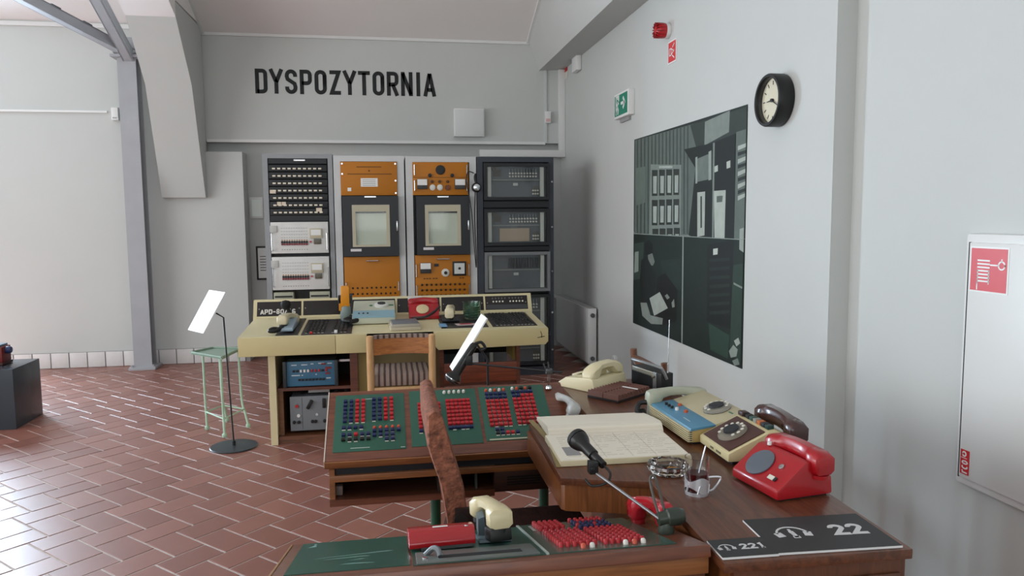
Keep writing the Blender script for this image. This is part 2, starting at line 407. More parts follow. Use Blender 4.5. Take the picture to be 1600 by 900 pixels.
t = thing('steel_column', 'grey riveted steel column with base plate standing against the end wall', 'column', (-2.43, 8.02, 0))
p = P(); p.box(-.085, .085, -.078, -.066, .03, 3.06); p.box(-.085, .085, .066, .078, .03, 3.06); p.box(-.006, .006, -.066, .066, .03, 3.06)
p.obj('shaft', m_steel, t)
p = P(); p.box(-.125, .125, -.12, .12, 0, .03, b=.003)
for sx in (-1, 1): p.cyl((sx*.1, -.09, .03), (sx*.1, -.09, .05), .014, n=6)
p.obj('base_plate', m_steel, t)
P().box(-.13, .13, -.13, .1, 3.06, 3.085).box(-.11, .11, -.11, .09, 3.10, 3.125).obj('cap_plate', m_steel, t)
P().prism([(-.05, 3.06), (.05, 3.06), (.015, 2.90)], 'y', -.03, -.015).obj('gusset', m_steel, t)
# two truss bars rising from the cap towards the viewer
def bar(a, b, wd, ht, holes, name):
    a, b = Vector(a), Vector(b); d = b-a; L = d.length
    q = d.to_track_quat('X', 'Z'); p = P()
    p.box(0, L, -wd/2, wd/2, -.006, .006); p.box(0, L, -wd/2+.002, wd/2-.002, -ht, -ht+.008); p.box(0, L, -wd/2, -wd/2+.012, -ht, .006); p.box(0, L, wd/2-.012, wd/2, -ht, .006)
    o = p.obj(name, m_steel, t, a, q.to_euler())
    if holes:
        h = P()
        for k in range(4): h.box(.25+k*.32, .31+k*.32, -wd/2-.001, -wd/2+.0015, -ht*.75, -ht*.25); h.box(.2+k*.32, .29+k*.32, -.03, .03, .006, .022)
        h.obj('bracket', mat('55565a', .6), o)
bar((.07, -.02, 3.13), (-.78, -1.55, 3.52), .085, .085, True, 'truss_bar')
bar((.02, -.02, 3.10), (.04, -1.5, 3.72), .1, .09, False, 'truss_bar')
P().box(-.03, .10, -.05, -.03, 3.12, 3.26).obj('gusset', m_steel, t)

# lettering on the wall
t = thing('wall_lettering', 'large black condensed capitals reading DYSPOZYTORNIA on the end wall', 'lettering', (-1.297, 8.3, 2.80))
m_let = mat('101214', .6)
word = 'DYSPOZYTORNIA'; hh = .252; adv = [.148*(.62 if c == 'I' else 1) for c in word]
tot = sum(adv); xx = 0; k = 1.895/tot
for c, a in zip(word, adv):
    wd = a*k/hh-.105
    p = P(); strokes(p, glyph(c, wd, .158), 0, 0, hh, .158*hh, lambda u, v, d: (u, -d, v), (0, .003))
    p.obj('letter', m_let, t, (xx, 0, 0)); xx += a*k

t = thing('wall_speaker', 'square white wall panel mounted below the black lettering', 'wall panel', (.927, 8.3, 2.37))
P().box(-.165, .165, -.075, 0, 0, .30, b=.008).obj('housing', m_white, t)
P().box(-.155, .155, -.081, -.074, .012, .288, b=.003).obj('cover', mat('d4d4d4', .55), t)

t = thing('cable_duct', 'white vertical cable duct in the corner above the black rack', 'cable duct', (1.9, 8.3, 2.2))
P().box(.03, .098, -.06, 0, .03, .91, b=.004).obj('upright', m_trim, t)
P().box(-.86, .098, -.07, 0, -.045, .03, b=.004).obj('run', m_trim, t)
P().box(-.13, -.10, -.015, 0, .11, .91).obj('pipe', mat('c9cccb', .5), t)
t = thing('door_sensor', 'small white detector box beside the corner cable duct', 'detector', (1.806, 8.285, 2.53))
P().box(-.032, .032, -.035, 0, 0, .125, b=.006).obj('housing', m_white, t)
P().box(-.024, .024, -.037, -.034, .012, .045).obj('stripe', mat('d9b0ae', .4), t)
t = thing('wall_device', 'white rounded oblong detector high on the side wall under the bulkhead', 'detector', (2.0, 7.63, 2.97))
P().box(-.06, 0, -.10, .10, 0, .235, b=.02).obj('housing', m_white, t)
t = thing('wall_label', 'tiny red and white label on the side wall by the corner duct', 'label', (1.998, 8.18, 3.0))
P().box(-.003, 0, -.07, .07, 0, .13).obj('sheet', mat('d6cfc8', .6), t)
P().box(-.005, -.002, -.06, .06, .075, .12).obj('red_band', mat('b02a2a', .5), t)

# fire siren
t = thing('fire_siren', 'round red fire alarm siren on a white base high on the side wall', 'alarm siren', (2.0, 5.16, 2.79))
MY = Matrix.Rotation(-PI/2, 4, 'Y')
P().lathe([(.052, 0), (.056, .012), (.05, .03)], 24, M=MY).obj('base', m_white, t)
P().lathe([(.05, .028), (.053, .04), (.053, .07), (.05, .085), (.035, .098), (.0001, .102)], 24, M=MY).obj('body', m_red, t)
rib = P().box(-.104, -.05, -.0035, .0035, .030, .0535).mesh('rib', mat('8e1016', .4))
for k in range(14): put('rib', rib, t, (0, 0, 0), (2*PI*k/14, 0, 0))
t = thing('siren_sign', 'small upright red sign with a white horn symbol below the siren', 'sign', (2.0, 5.085, 2.555))
P().box(-.004, 0, -.077, .077, 0, .155).obj('plate', m_white, t)
P().box(-.0055, -.003, -.066, .066, .01, .145).obj('red_field', mat('cf3b3f', .5), t)
p = P(); strokes(p, [[(-.5, .25), (-.5, -.25), (-.15, -.25), (.45, .05)], [(-.5, .25), (-.15, .25), (.45, -.05)], [(-.15, .25), (-.15, -.25)], [(.1, 0.3), (.5, .55)], [(.1, -.3), (.5, -.55)]], 0, .078, .09, .008, lambda u, v, d: (-d, -u, v), (.005, .0065))
p.obj('symbol', m_white, t)

# emergency exit sign
t = thing('exit_sign', 'green emergency exit sign with running man and arrow on the side wall', 'exit sign', (2.0, 6.07, 2.31))
P().box(-.055, 0, -.19, .19, 0, .205, b=.006).obj('housing', m_white, t)
P().box(-.02, 0, -.1, .14, -.03, 0).obj('mount', mat('9a9a9a', .5), t)
P().box(-.058, -.054, -.165, .165, .02, .187).obj('green_field', mat('0f7f63', .5), t)
f = lambda u, v, d: (-d, -u, v)
p = P()
strokes(p, [[(.35, .55), (.95, .55)], [(.68, .82), (.95, .55), (.68, .28)]], -.05, .02, .165, .024, f, (.057, .0605))
strokes(p, [[(-.55, .04), (-.55, .95), (-.12, .95), (-.12, .7)]], -.03, .02, .165, .014, f, (.057, .0605))
strokes(p, [[(-.30, .72), (-.34, .45), (-.2, .28), (-.26, .06)], [(-.34, .45), (-.46, .25), (-.6, .2)], [(-.30, .66), (-.14, .58)], [(-.31, .66), (-.46, .52)]], -.03, .02, .165, .018, f, (.057, .0605))
p.cyl((-.0605, .03+.28*.165+.0, .02+.165*.86), (-.056, .03+.28*.165, .02+.165*.86), .013, n=12)
p.obj('symbol', m_white, t)

# wall clock
t = thing('wall_clock', 'round wall clock with deep black case and cream dial', 'clock', (2.0, 3.60, 2.075))
MC = Matrix.Rotation(-PI/2, 4, 'Y')
P().lathe([(.128, 0), (.132, .01), (.132, .075), (.128, .082), (.115, .082), (.112, .076), (.112, .045), (.0001, .045)], 48, M=MC).obj('case', m_black, t)
P().lathe([(.112, .046), (.0001, .0465)], 48, M=MC).obj('dial', mat('e3dcc4', .6), t)
mk = P().box(-.0485, -.0462, -.0022, .0022, .078, .098).mesh('hour_mark', mat('4a4438', .6))
for k in range(12): put('hour_mark', mk, t, (0, 0, 0), (2*PI*k/12, 0, 0))
def hand(nm, ang, L, wd, d):
    P().prism([(-wd, -.014), (wd, -.014), (wd*.4, L), (-wd*.4, L)], 'x', -d-.0015, -d).obj(nm, m_black, t, (0, 0, 0), (ang, 0, 0))
hand('hour_hand', R(-92), .055, .0045, .051); hand('minute_hand', R(118), .085, .0035, .054)
P().lathe([(.009, .046), (.009, .058), (.0001, .059)], 16, M=MC).obj('hub', m_black, t)
P().lathe([(.1135, .073), (.0001, .0745)], 32, M=MC).obj('glass', pane(fac=.95), t)

# photo mural
POSTER=[('5f6b64',[(0.02,1.482),(1.255,1.469),(1.255,1.201),(1.129,0.745),(0.021,0.737)]),
('48534d',[(0.066,1.484),(0.095,1.486),(0.105,0.729),(0.075,0.734)]),
('48534d',[(0.151,1.483),(0.18,1.485),(0.191,0.731),(0.161,0.735)]),
('48534d',[(0.234,1.482),(0.262,1.484),(0.274,0.733),(0.245,0.737)]),
('48534d',[(0.315,1.481),(0.343,1.483),(0.355,0.735),(0.327,0.739)]),
('48534d',[(0.394,1.48),(0.42,1.482),(0.434,0.736),(0.406,0.741)]),
('48534d',[(0.47,1.48),(0.496,1.482),(0.51,0.738),(0.484,0.742)]),
('48534d',[(0.545,1.479),(0.57,1.481),(0.585,0.74),(0.559,0.744)]),
('48534d',[(0.617,1.478),(0.642,1.48),(0.658,0.741),(0.633,0.745)]),
('48534d',[(0.688,1.478),(0.712,1.48),(0.729,0.743),(0.704,0.747)]),
('48534d',[(0.757,1.477),(0.781,1.479),(0.798,0.744),(0.774,0.748)]),
('48534d',[(0.825,1.476),(0.847,1.478),(0.865,0.746),(0.842,0.75)]),
('48534d',[(0.89,1.476),(0.913,1.477),(0.931,0.747),(0.908,0.751)]),
('48534d',[(0.954,1.475),(0.976,1.477),(0.995,0.749),(0.973,0.752)]),
('48534d',[(1.017,1.474),(1.038,1.476),(1.058,0.75),(1.036,0.754)]),
('48534d',[(1.078,1.474),(1.099,1.476),(1.119,0.751),(1.097,0.755)]),
('39433e',[(1.13,1.468),(1.921,1.475),(1.923,1.353),(1.792,1.342),(1.237,1.302)]),
('828c85',[(1.36,1.462),(1.706,1.484),(1.699,1.361),(1.357,1.315)]),
('7b867f',[(0.386,1.265),(0.985,1.22),(0.995,0.738),(0.988,0.624),(0.465,0.562),(0.365,0.735)]),
('aab3ab',[(0.564,1.241),(0.827,1.224),(0.827,1.209),(0.565,1.225)]),
('333a36',[(0.414,1.221),(0.539,1.213),(0.538,1.023),(0.419,1.026)]),
('a3aca4',[(0.442,1.173),(0.521,1.169),(0.518,1.042),(0.446,1.044)]),
('333a36',[(0.565,1.214),(0.684,1.207),(0.684,1.021),(0.571,1.024)]),
('a3aca4',[(0.592,1.167),(0.667,1.163),(0.665,1.04),(0.596,1.042)]),
('333a36',[(0.709,1.207),(0.822,1.2),(0.822,1.019),(0.714,1.023)]),
('a3aca4',[(0.734,1.162),(0.806,1.158),(0.803,1.037),(0.738,1.04)]),
('333a36',[(0.845,1.201),(0.953,1.194),(0.953,1.018),(0.851,1.021)]),
('a3aca4',[(0.869,1.156),(0.937,1.153),(0.935,1.035),(0.873,1.037)]),
('333a36',[(0.42,0.996),(0.546,0.993),(0.544,0.806),(0.425,0.805)]),
('a3aca4',[(0.448,0.948),(0.528,0.947),(0.524,0.824),(0.452,0.824)]),
('333a36',[(0.571,0.995),(0.691,0.992),(0.69,0.81),(0.577,0.809)]),
('a3aca4',[(0.598,0.948),(0.673,0.947),(0.671,0.828),(0.602,0.827)]),
('333a36',[(0.715,0.994),(0.828,0.991),(0.828,0.813),(0.72,0.812)]),
('a3aca4',[(0.741,0.948),(0.812,0.947),(0.81,0.831),(0.744,0.83)]),
('333a36',[(0.852,0.992),(0.959,0.99),(0.959,0.817),(0.857,0.816)]),
('a3aca4',[(0.876,0.949),(0.944,0.947),(0.942,0.834),(0.88,0.833)]),
('333a36',[(0.439,0.779),(0.565,0.781),(0.563,0.6),(0.444,0.595)]),
('a3aca4',[(0.467,0.732),(0.546,0.734),(0.543,0.618),(0.471,0.615)]),
('333a36',[(0.59,0.784),(0.709,0.785),(0.708,0.609),(0.595,0.604)]),
('a3aca4',[(0.617,0.738),(0.692,0.74),(0.689,0.626),(0.62,0.623)]),
('333a36',[(0.733,0.788),(0.846,0.789),(0.846,0.618),(0.739,0.613)]),
('a3aca4',[(0.759,0.744),(0.83,0.745),(0.828,0.635),(0.762,0.632)]),
('333a36',[(0.869,0.792),(0.977,0.793),(0.977,0.626),(0.875,0.621)]),
('a3aca4',[(0.894,0.749),(0.962,0.75),(0.96,0.642),(0.897,0.64)]),
('68756d',[(0.04,1.259),(0.275,1.256),(0.268,0.98),(0.062,0.959)]),
('1d2522',[(1.03,1.32),(1.476,1.319),(1.508,0.716),(1.129,0.745),(1.226,1.183)]),
('1a211f',[(1.471,1.32),(1.784,1.343),(1.794,0.734),(1.5,0.715)]),
('98a29a',[(1.224,1.251),(1.253,1.255),(1.259,1.085),(1.23,1.082)]),
('98a29a',[(1.423,1.27),(1.464,1.276),(1.471,1.097),(1.43,1.093)]),
('6d7871',[(1.254,1.241),(1.424,1.257),(1.43,1.1),(1.259,1.093)]),
('7c8780',[(1.485,1.318),(1.511,1.319),(1.517,0.716),(1.495,0.715)]),
('abb2a8',[(1.262,1.025),(1.382,1.027),(1.383,0.751),(1.272,0.739)]),
('3d4742',[(1.311,0.999),(1.335,0.999),(1.343,0.8),(1.319,0.796)]),
('b0b7ad',[(1.51,1.026),(1.673,1.026),(1.669,0.711),(1.531,0.716)]),
('59635c',[(1.551,0.993),(1.636,0.994),(1.629,0.957),(1.552,0.955)]),
('b5bcb2',[(1.513,1.174),(1.56,1.18),(1.562,1.143),(1.514,1.138)]),
('b5bcb2',[(1.678,1.19),(1.727,1.196),(1.728,1.154),(1.68,1.15)]),
('5f6b63',[(1.795,1.35),(1.927,1.354),(1.921,0.737),(1.794,0.734)]),
('a9b1a8',[(1.818,1.269),(1.919,1.276),(1.916,1.256),(1.819,1.244)]),
('a9b1a8',[(1.821,1.194),(1.922,1.204),(1.92,1.183),(1.822,1.169)]),
('a9b1a8',[(1.824,1.123),(1.925,1.135),(1.923,1.114),(1.825,1.099)]),
('a9b1a8',[(1.827,1.052),(1.929,1.065),(1.926,1.045),(1.828,1.027)]),
('a9b1a8',[(1.83,0.985),(1.932,0.999),(1.929,0.979),(1.831,0.96)]),
('2a322e',[(1.819,1.233),(1.921,1.238),(1.918,1.221),(1.82,1.212)]),
('2a322e',[(1.823,1.162),(1.924,1.169),(1.921,1.152),(1.823,1.141)]),
('2a322e',[(1.826,1.088),(1.927,1.097),(1.924,1.079),(1.827,1.067)]),
('2a322e',[(1.829,1.017),(1.93,1.027),(1.927,1.01),(1.83,0.995)]),
('1c2b24',[(0.005,0.732),(1.917,0.737),(1.908,0.009),(0.005,0.0)]),
('24362d',[(0.616,0.55),(0.995,0.582),(1.013,0.367),(0.686,0.313)]),
('3a4b42',[(0.023,0.651),(0.254,0.674),(0.232,0.387),(0.006,0.354)]),
('8a958c',[(0.04,0.586),(0.131,0.595),(0.127,0.434),(0.028,0.415)]),
('141a18',[(1.427,0.693),(1.794,0.734),(1.769,0.208),(1.437,0.209)]),
('c3c9bf',[(1.515,0.671),(1.581,0.678),(1.578,0.64),(1.516,0.633)]),
('25312b',[(1.467,0.607),(1.743,0.629),(1.739,0.611),(1.468,0.587)]),
('25312b',[(1.47,0.552),(1.745,0.578),(1.742,0.559),(1.47,0.533)]),
('25312b',[(1.472,0.498),(1.747,0.526),(1.744,0.507),(1.472,0.478)]),
('25312b',[(1.474,0.443),(1.749,0.475),(1.746,0.456),(1.475,0.423)]),
('25312b',[(1.476,0.388),(1.751,0.423),(1.748,0.404),(1.477,0.368)]),
('25312b',[(1.478,0.333),(1.754,0.371),(1.75,0.352),(1.479,0.313)]),
('25312b',[(1.48,0.278),(1.756,0.319),(1.753,0.3),(1.481,0.258)]),
('30463a',[(1.793,0.588),(1.912,0.604),(1.907,0.019),(1.766,0.086)]),
('2f4a3b',[(1.469,0.203),(1.762,0.169),(1.744,0.025),(1.499,0.039)]),
('96a098',[(1.862,0.798),(1.914,0.807),(1.917,0.667),(1.863,0.682)]),
('818c84',[(1.801,0.488),(1.91,0.471),(1.907,0.46),(1.801,0.476)]),
('0e1211',[(0.262,0.659),(0.36,0.692),(0.442,0.67),(0.464,0.6),(0.404,0.574),(0.292,0.573)]),
('6f7670',[(0.349,0.576),(0.444,0.595),(0.5,0.531),(0.46,0.501),(0.365,0.499)]),
('161d1a',[(0.192,0.526),(0.321,0.565),(0.42,0.503),(0.516,0.415),(0.508,0.224),(0.201,0.165),(0.167,0.337)]),
('11110f',[(0.555,0.418),(0.713,0.464),(0.952,0.362),(0.931,0.139),(0.693,0.079),(0.498,0.104)]),
('858c84',[(0.185,0.188),(0.33,0.204),(0.416,0.117),(0.679,0.128),(0.668,0.08),(0.432,0.052),(0.232,0.089)]),
('a5aba2',[(0.392,0.245),(0.61,0.315),(0.775,0.214),(0.497,0.123)]),
('7e857e',[(0.711,0.298),(0.76,0.316),(0.809,0.294),(0.761,0.275)]),
('868d85',[(0.845,0.262),(0.891,0.294),(0.905,0.238),(0.858,0.228)]),
('8c968d',[(1.758,0.075),(1.813,0.122),(1.869,0.104),(1.855,0.061),(1.784,0.04)]),
('a7aea5',[(1.82,0.147),(1.874,0.174),(1.898,0.145),(1.852,0.119)]),
('78837b',[(1.801,0.025),(1.871,0.053),(1.896,0.021),(1.834,-0.006)]),
('8b948d',[(0.005,0.737),(1.917,0.742),(1.917,0.737),(0.005,0.73)]),
('8b948d',[(1.028,0.739),(1.05,0.739),(1.054,-0.008),(1.032,-0.01)])]
t = thing('photo_mural', 'large dark green photo print of an old control room on the side wall', 'photo print', (1.9995, 5.876, .62))
PM = lambda u, v, d: (-d, -u, v)
def panel(u0, v0, u1, v1):
    P().box(-.004, 0, -u1, -u0, v0, v1).obj('panel', mat('1b2420', .6), t)
panel(0, .745, 1.918, 1.488); panel(0, 0, 1.036, .742); panel(1.040, 0, 1.918, .742)
cols = []; p = P()
for i, (c, poly) in enumerate(POSTER):
    if c not in cols: cols.append(c)
    d = .0044+i*.00003
    poly = [(min(1.916, max(.002, u)), min(1.486, max(.002, v))) for u, v in poly]
    p._add([PM(u, v, d) for u, v in poly], [list(range(len(poly)))], cols.index(c))
def dim(c):      # the print's dark tones are close to black
    v = [int(c[i:i+2], 16) for i in (0, 2, 4)]; k = .85 if max(v) < 90 else .96
    return ''.join('%02x' % int(a*k) for a in v)
p.obj('print', [mat(dim(c), .6, var=.08, vs_=14) for c in cols], t)

# hydrant cabinet
t = thing('hydrant_cabinet', 'white wall mounted fire hose cabinet with red stickers', 'hose cabinet', (2.09, 2.395, .51))
P().box(-.03, 0, -.95, 0, 0, .917, b=.02).obj('frame', mat('dcdcda', .35), t)
P().box(-.038, -.02, -.93, -.028, .03, .885, b=.004).obj('door', mat('d9d9d6', .3), t)
P().box(-.0385, -.029, -.0285, -.0255, .028, .886).obj('hinge_gap', mat('2c2c2c', .7), t)
s = P().box(-.0395, -.037, -.205, -.036, .712, .872).obj('sticker', m_white, t, label='red sticker with a white hose reel symbol')
P().box(-.0405, -.0385, -.199, -.042, .718, .866).obj('red_field', mat('c8343a', .35), s)
p = P(); f = lambda u, v, d: (-d, -u, v)
for k in range(7): strokes(p, [[(0, 0), (1, 0)]], .072, .752+k*.012, .055, .0055, f, (.0403, .0415))
strokes(p, [[(0, 0), (0, 1.0)], [(1, 0), (1, 1)]], .074, .742, .05, .0035, f, (.0403, .0415))
strokes(p, [[(0, 0), (.8, 0)], arc(1.1, 0, .3, .3, 0, 360, 14), [(1.1, .5), (1.1, .3)]], .128, .81, .045, .005, f, (.0403, .0415))
strokes(p, [[(0, .9), (0, 0)], [(-.1, -.12), (.1, -.12)]], .074, .726, .024, .005, f, (.0403, .0415))
p.obj('symbol', m_white, s)
s = P().box(-.0395, -.037, -.077, -.036, .045, .135).obj('small_sticker', mat('c01e26', .35), t, label='small red maker sticker with white letters')
p = P()
# letters run upwards
fr = lambda u, v, d: (-d, -(.07-v), .05+u)
strokes(p, glyph('r', .3, .1), 0, 0, .04, .005, fr, (.0393, .0405)); strokes(p, glyph('c', .36, .1), .015, 0, .04, .005, fr, (.0393, .0405)); strokes(p, glyph('o', .36, .1), .032, 0, .04, .005, fr, (.0393, .0405))
strokes(p, [[(.055, .003), (.055, .03)]], 0, 0, 1, .002, fr, (.0393, .0405))
strokes(p, [arc(.07, .016, .008, .008, 90, 450, 12)], 0, 0, 1, .005, fr, (.0393, .0405))
p.obj('letters', m_white, s)

# radiator under the wall, outlet, left wall conduit and box, two frames
t = thing('radiator', 'white flat panel radiator with side valves on the side wall', 'radiator', (1.9, 7.6, .08))
P().box(0, .016, -.68, .68, .0, .53, b=.006).obj('front_panel', mat('cfcfce', .35), t)
P().box(.012, .078, -.675, .675, .515, .535).obj('top_grille', mat('b9b9b8', .4), t)
P().box(.0, .08, -.69, -.672, 0, .535, b=.004).obj('side_cover', mat('cfcfce', .35), t)
P().box(.0, .08, .672, .69, 0, .535, b=.004).obj('side_cover', mat('cfcfce', .35), t)
for z in (.05, .47):
    P().cyl((.04, -.69, z), (.04, -.705, z), .022, n=16).cyl((.04, -.705, z), (.04, -.71, z), .012, n=12).obj('plug', mat('6d6d6d', .3, .8), t)
P().box(-.02, .02, .69, .76, .49, .53, b=.008).obj('valve', m_white, t)
t = thing('wall_outlet', 'small white double socket low on the side wall near the radiator', 'socket', (2.0, 6.34, .20))
P().box(-.03, 0, -.05, .05, 0, .06, b=.008).obj('body', m_white, t); P().cyl((-.031, 0, .03), (-.028, 0, .03), .018, n=14).obj('insert', mat('bdbdbd', .5), t)
t = thing('wall_conduit', 'thin white horizontal conduit along the left end wall', 'conduit', (-3.2, 8.2, 2.575))
P().box(-.9, .49, -.02, 0, -.01, .01).obj('channel', m_white, t)
t = thing('junction_box', 'small white box at the end of the wall conduit beside the column', 'junction box', (-2.63, 8.2, 2.49))
P().box(-.032, .032, -.05, 0, 0, .125, b=.005).obj('box', m_white, t); P().box(-.02, .02, -.052, -.049, .015, .03).obj('slot', mat('aaaaaa', .5), t)
t = thing('picture_frame', 'small pale framed glossy panel on the niche wall left of the racks', 'frame', (-1.357, 8.45, 1.505))
P().box(-.07, .07, -.02, 0, 0, .225, b=.004).obj('frame', m_white, t); P().box(-.055, .055, -.022, -.019, .02, .2).obj('pane', mat('c7d0c6', .1), t)
t = thing('notice_frame', 'black framed white notice on the niche wall beside the white rack', 'frame', (-1.30, 8.45, .84))
P().box(-.08, .12, -.02, 0, 0, .365, b=.003).obj('frame', m_black, t); P().box(-.06, .10, -.0215, -.019, .02, .345).obj('sheet', m_white, t)
tm_ = mat('444444', .7); ln = P()
for k, wl in enumerate((.05, .09, .07, .11, .08, .1)): ln.box(-.04, -.04+wl+.06, -.0222, -.021, .25-k*.03, .258-k*.03)
ln.obj('text_lines', tm_, t)

# ================================================================== EQUIPMENT RACKS (front plane y = 6.9)
m_rg = mat('8f9194', .45, name='rack_grey'); m_rw = mat('c6c7c7', .45, name='rack_white')
m_or = mat('b26c04', .5, var=.04, vs_=4, name='orange_panel'); m_blk = mat('15171b', .42, name='rack_black')
m_cream = mat('d8d2ba', .5, name='cream'); m_rb = mat('363b44', .45, name='blue_black')
def rack_shell(t, x0, x1, top, wl, wr, wt, m, depth=.55):
    P().box(x0, x0+wl, 0, depth, 0, top).obj('side_post', m, t); P().box(x1-wr, x1, 0, depth, 0, top).obj('side_post', m, t)
    P().box(x0+wl, x1-wr, 0, depth, top-wt, top).obj('top_rail', m, t); P().box(x0+wl, x1-wr, 0, depth, 0, .08).obj('plinth', m, t)
    P().box(x0+wl, x1-wr, .1, depth-.01, .08, top-wt).obj('body', m_blk, t)
def handle(t, x, z0, z1, vert=True, y=0, m=None):
    if vert: pts = [(x, y, z0), (x, y-.028, z0), (x, y-.028, z1), (x, y, z1)]
    else: pts = [(z0, y, x), (z0, y-.028, x), (z1, y-.028, x), (z1, y, x)]
    P().tube(pts, .006, 8, sm=1).obj('handle', m or m_chrome, t)

# rack 1
t = thing('equipment_rack', 'grey rack with rows of small lamps above two white meter panels', 'equipment rack', (0, 6.9, 0))
rack_shell(t, -1.047, -.449, 2.066, .045, .04, .04, m_rg)
lamp = P().box(-.0135, .0135, -.006, 0, -.007, .007, b=.002).mesh('lamp', mat('e2d8c4', .4))
for k in range(7):
    z = 1.94-k*.064
    r = P().box(-.995, -.498, -.004, .1, z-.028, z+.028, b=.002).obj('lamp_strip', m_blk, t)
    for i in range(10): put('lamp', lamp, r, (-.951+i*.0437, -.004, z-.004))
P().box(-.78, -.68, -.012, 0, 2.0, 2.018, b=.003).obj('top_catch', m_chrome, t)
P().box(-.995, -.498, -.002, .1, 1.98, 2.024).obj('blank_panel', m_blk, t)
P().box(-.995, -.498, -.002, .1, 1.475, 1.524).obj('blank_panel', m_blk, t)
for (x, z, ww) in ((-.965, 1.735, .05), (-.915, 1.63, .035), (-.875, 1.63, .035), (-.575, 1.575, .05)):
    P().box(x-ww/2, x+ww/2, -.009, -.004, z-.016, z+.016).obj('paper_tag', mat('d6c7b4', .8), t)
for (zt, zb) in ((1.468, 1.192), (1.16, .867)):
    mp_ = P().box(-.995, -.502, -.02, .1, zb, zt, b=.003).obj('meter_panel', mat('d4d3d0', .45, var=.03, vs_=20), t)
    h = zt-zb
    mt = P().box(-.66, -.555, -.04, -.018, zt-.145, zt-.058, b=.004).obj('meter', mat('b9b096', .4), mp_)
    P().box(-.65, -.565, -.042, -.039, zt-.118, zt-.068).obj('meter_face', m_white, mp_)
    P().box(-.628, -.566, -.03, -.018, zt-.198, zt-.152, b=.003).obj('display', mat('5c564a', .3), mp_)
    P().box(-.662, -.648, -.03, -.018, zt-.182, zt-.168).obj('red_key', m_red, mp_)
    sb = P().box(-.008, .008, -.032, -.018, 0, .018).mesh('switch', m_black); sr = P().box(-.008, .008, -.032, -.018, 0, .016).mesh('switch', mat('7a2430', .4))
    for i in range(11):
        put('switch', sb, mp_, (-.9+i*.0212, 0, zt-.185)); put('switch', sr, mp_, (-.9+i*.0212, 0, zt-.203))
    ln = P()
    for i in range(11):
        for j in range(4): ln.box(-.907+i*.0212, -.893+i*.0212, -.0212, -.0195, zt-.055-j*.028, zt-.052-j*.028)
        ln.box(-.905+i*.0212, -.895+i*.0212, -.0212, -.0195, zt-.165, zt-.155, m=1); ln.box(-.905+i*.0212, -.895+i*.0212, -.0212, -.0195, zb+.03, zb+.036)
    ln.obj('legend', [mat('8a8782', .6), mat('b37a3a', .6)], mp_)
    handle(mp_, -.985, zb+.03, zt-.1, True, -.02); handle(mp_, -.512, zb+.03, zt-.1, True, -.02)
    P().box(-1.0, -.94, -.03, -.018, zt-.09, zt-.03, b=.003).obj('bracket', mat('bdbcb8', .5), mp_)
for (x0, x1) in ((-.99, -.82), (-.68, -.505)):
    P().box(x0, x1, -.015, .1, .6, .845, b=.004).box(x0+.01, x1-.01, -.02, -.014, .80, .815, m=1).obj('drawer_unit', [mat('a7a894', .5), m_dark], t)

# racks 2 and 3
def recorder(t, x0, x1, z0, z1, wx0, wx1, wz0, wz1):
    r = P()
    r.box(x0, wx0, -.05, .1, z0, z1); r.box(wx1, x1, -.05, .1, z0, z1); r.box(wx0, wx1, -.05, .1, z0, wz0); r.box(wx0, wx1, -.05, .1, wz1, z1)
    r = r.obj('recorder', mat('181a20', .38), t, label='black chart recorder door')
    f = P(); b = .03
    f.box(wx0, wx0+b, -.056, .0, wz0, wz1); f.box(wx1-b, wx1, -.056, 0, wz0, wz1); f.box(wx0+b, wx1-b, -.056, 0, wz0, wz0+.018); f.box(wx0+b, wx1-b, -.056, 0, wz1-.06, wz1)
    f.obj('window_frame', mat('b5ae97', .5), r)
    P().box(wx0+b, wx1-b, -.035, 0, wz0+.018, wz1-.06).obj('chart_paper', mat('cfd1c6', .7, var=.03), r)
    P().box(wx0+b, wx1-b, -.042, -.035, wz1-.075, wz1-.06).obj('scale_bar', m_dark, r)
    P().box(wx0+b, wx1-b, -.05, -.046, wz0+.018, wz1-.06).obj('pane', pane('f6f8f6', .97), r)
    P().box(wx0-.02, wx0+.075, -.053, -.049, z0+.045, z0+.068).obj('name_plate', mat('d4cfd0', .4), r)
    P().box(-.05+(x0+x1)/2, .05+(x0+x1)/2, -.056, -.05, z1-.012, z1-.002).obj('catch', m_chrome, r)
    P().box(x1-.022, x1-.008, -.075, -.05, (z0+z1)/2-.045, (z0+z1)/2+.045, b=.004).obj('latch', m_chrome, r)
t = thing('recorder_rack', 'white framed orange rack with black chart recorder and plain perforated lower panel', 'equipment rack', (0, 6.9, 0))
rack_shell(t, -.441, .18, 2.051, .06, .062, .05, m_rw)
tp = P().box(-.38, .117, -.012, .1, 1.70, 1.998, b=.003).obj('top_panel', m_or, t)
ln = P(); ln.box(-.24, -.02, -.0135, -.0115, 1.948, 1.956); ln.box(-.32, .07, -.0135, -.0115, 1.885, 1.893); ln.cyl((-.13, -.014, 1.918), (-.13, -.011, 1.918), .009, n=10)
ln.obj('legend', mat('6d4310', .6), tp)
P().box(-.205, -.056, -.0145, -.0115, 1.777, 1.852).obj('label_plate', m_white, tp)
ln = P()
for k in range(4): ln.box(-.19, -.075, -.0152, -.0142, 1.788+k*.016, 1.792+k*.016)
ln.obj('label_text', mat('888888', .6), tp)
P().box(-.322, -.29, -.0145, -.0115, 1.738, 1.768).obj('paper_tag', m_white, tp)
sc_ = P().cyl((0, -.016, 0), (0, -.012, 0), .008, n=10).mesh('screw', m_chrome)
for (x, z) in ((-.365, 1.98), (.102, 1.98), (-.365, 1.89), (.102, 1.83), (.102, 1.72)): put('screw', sc_, tp, (x, 0, z))
recorder(t, -.372, .122, 1.156, 1.693, -.288, .042, 1.241, 1.615)
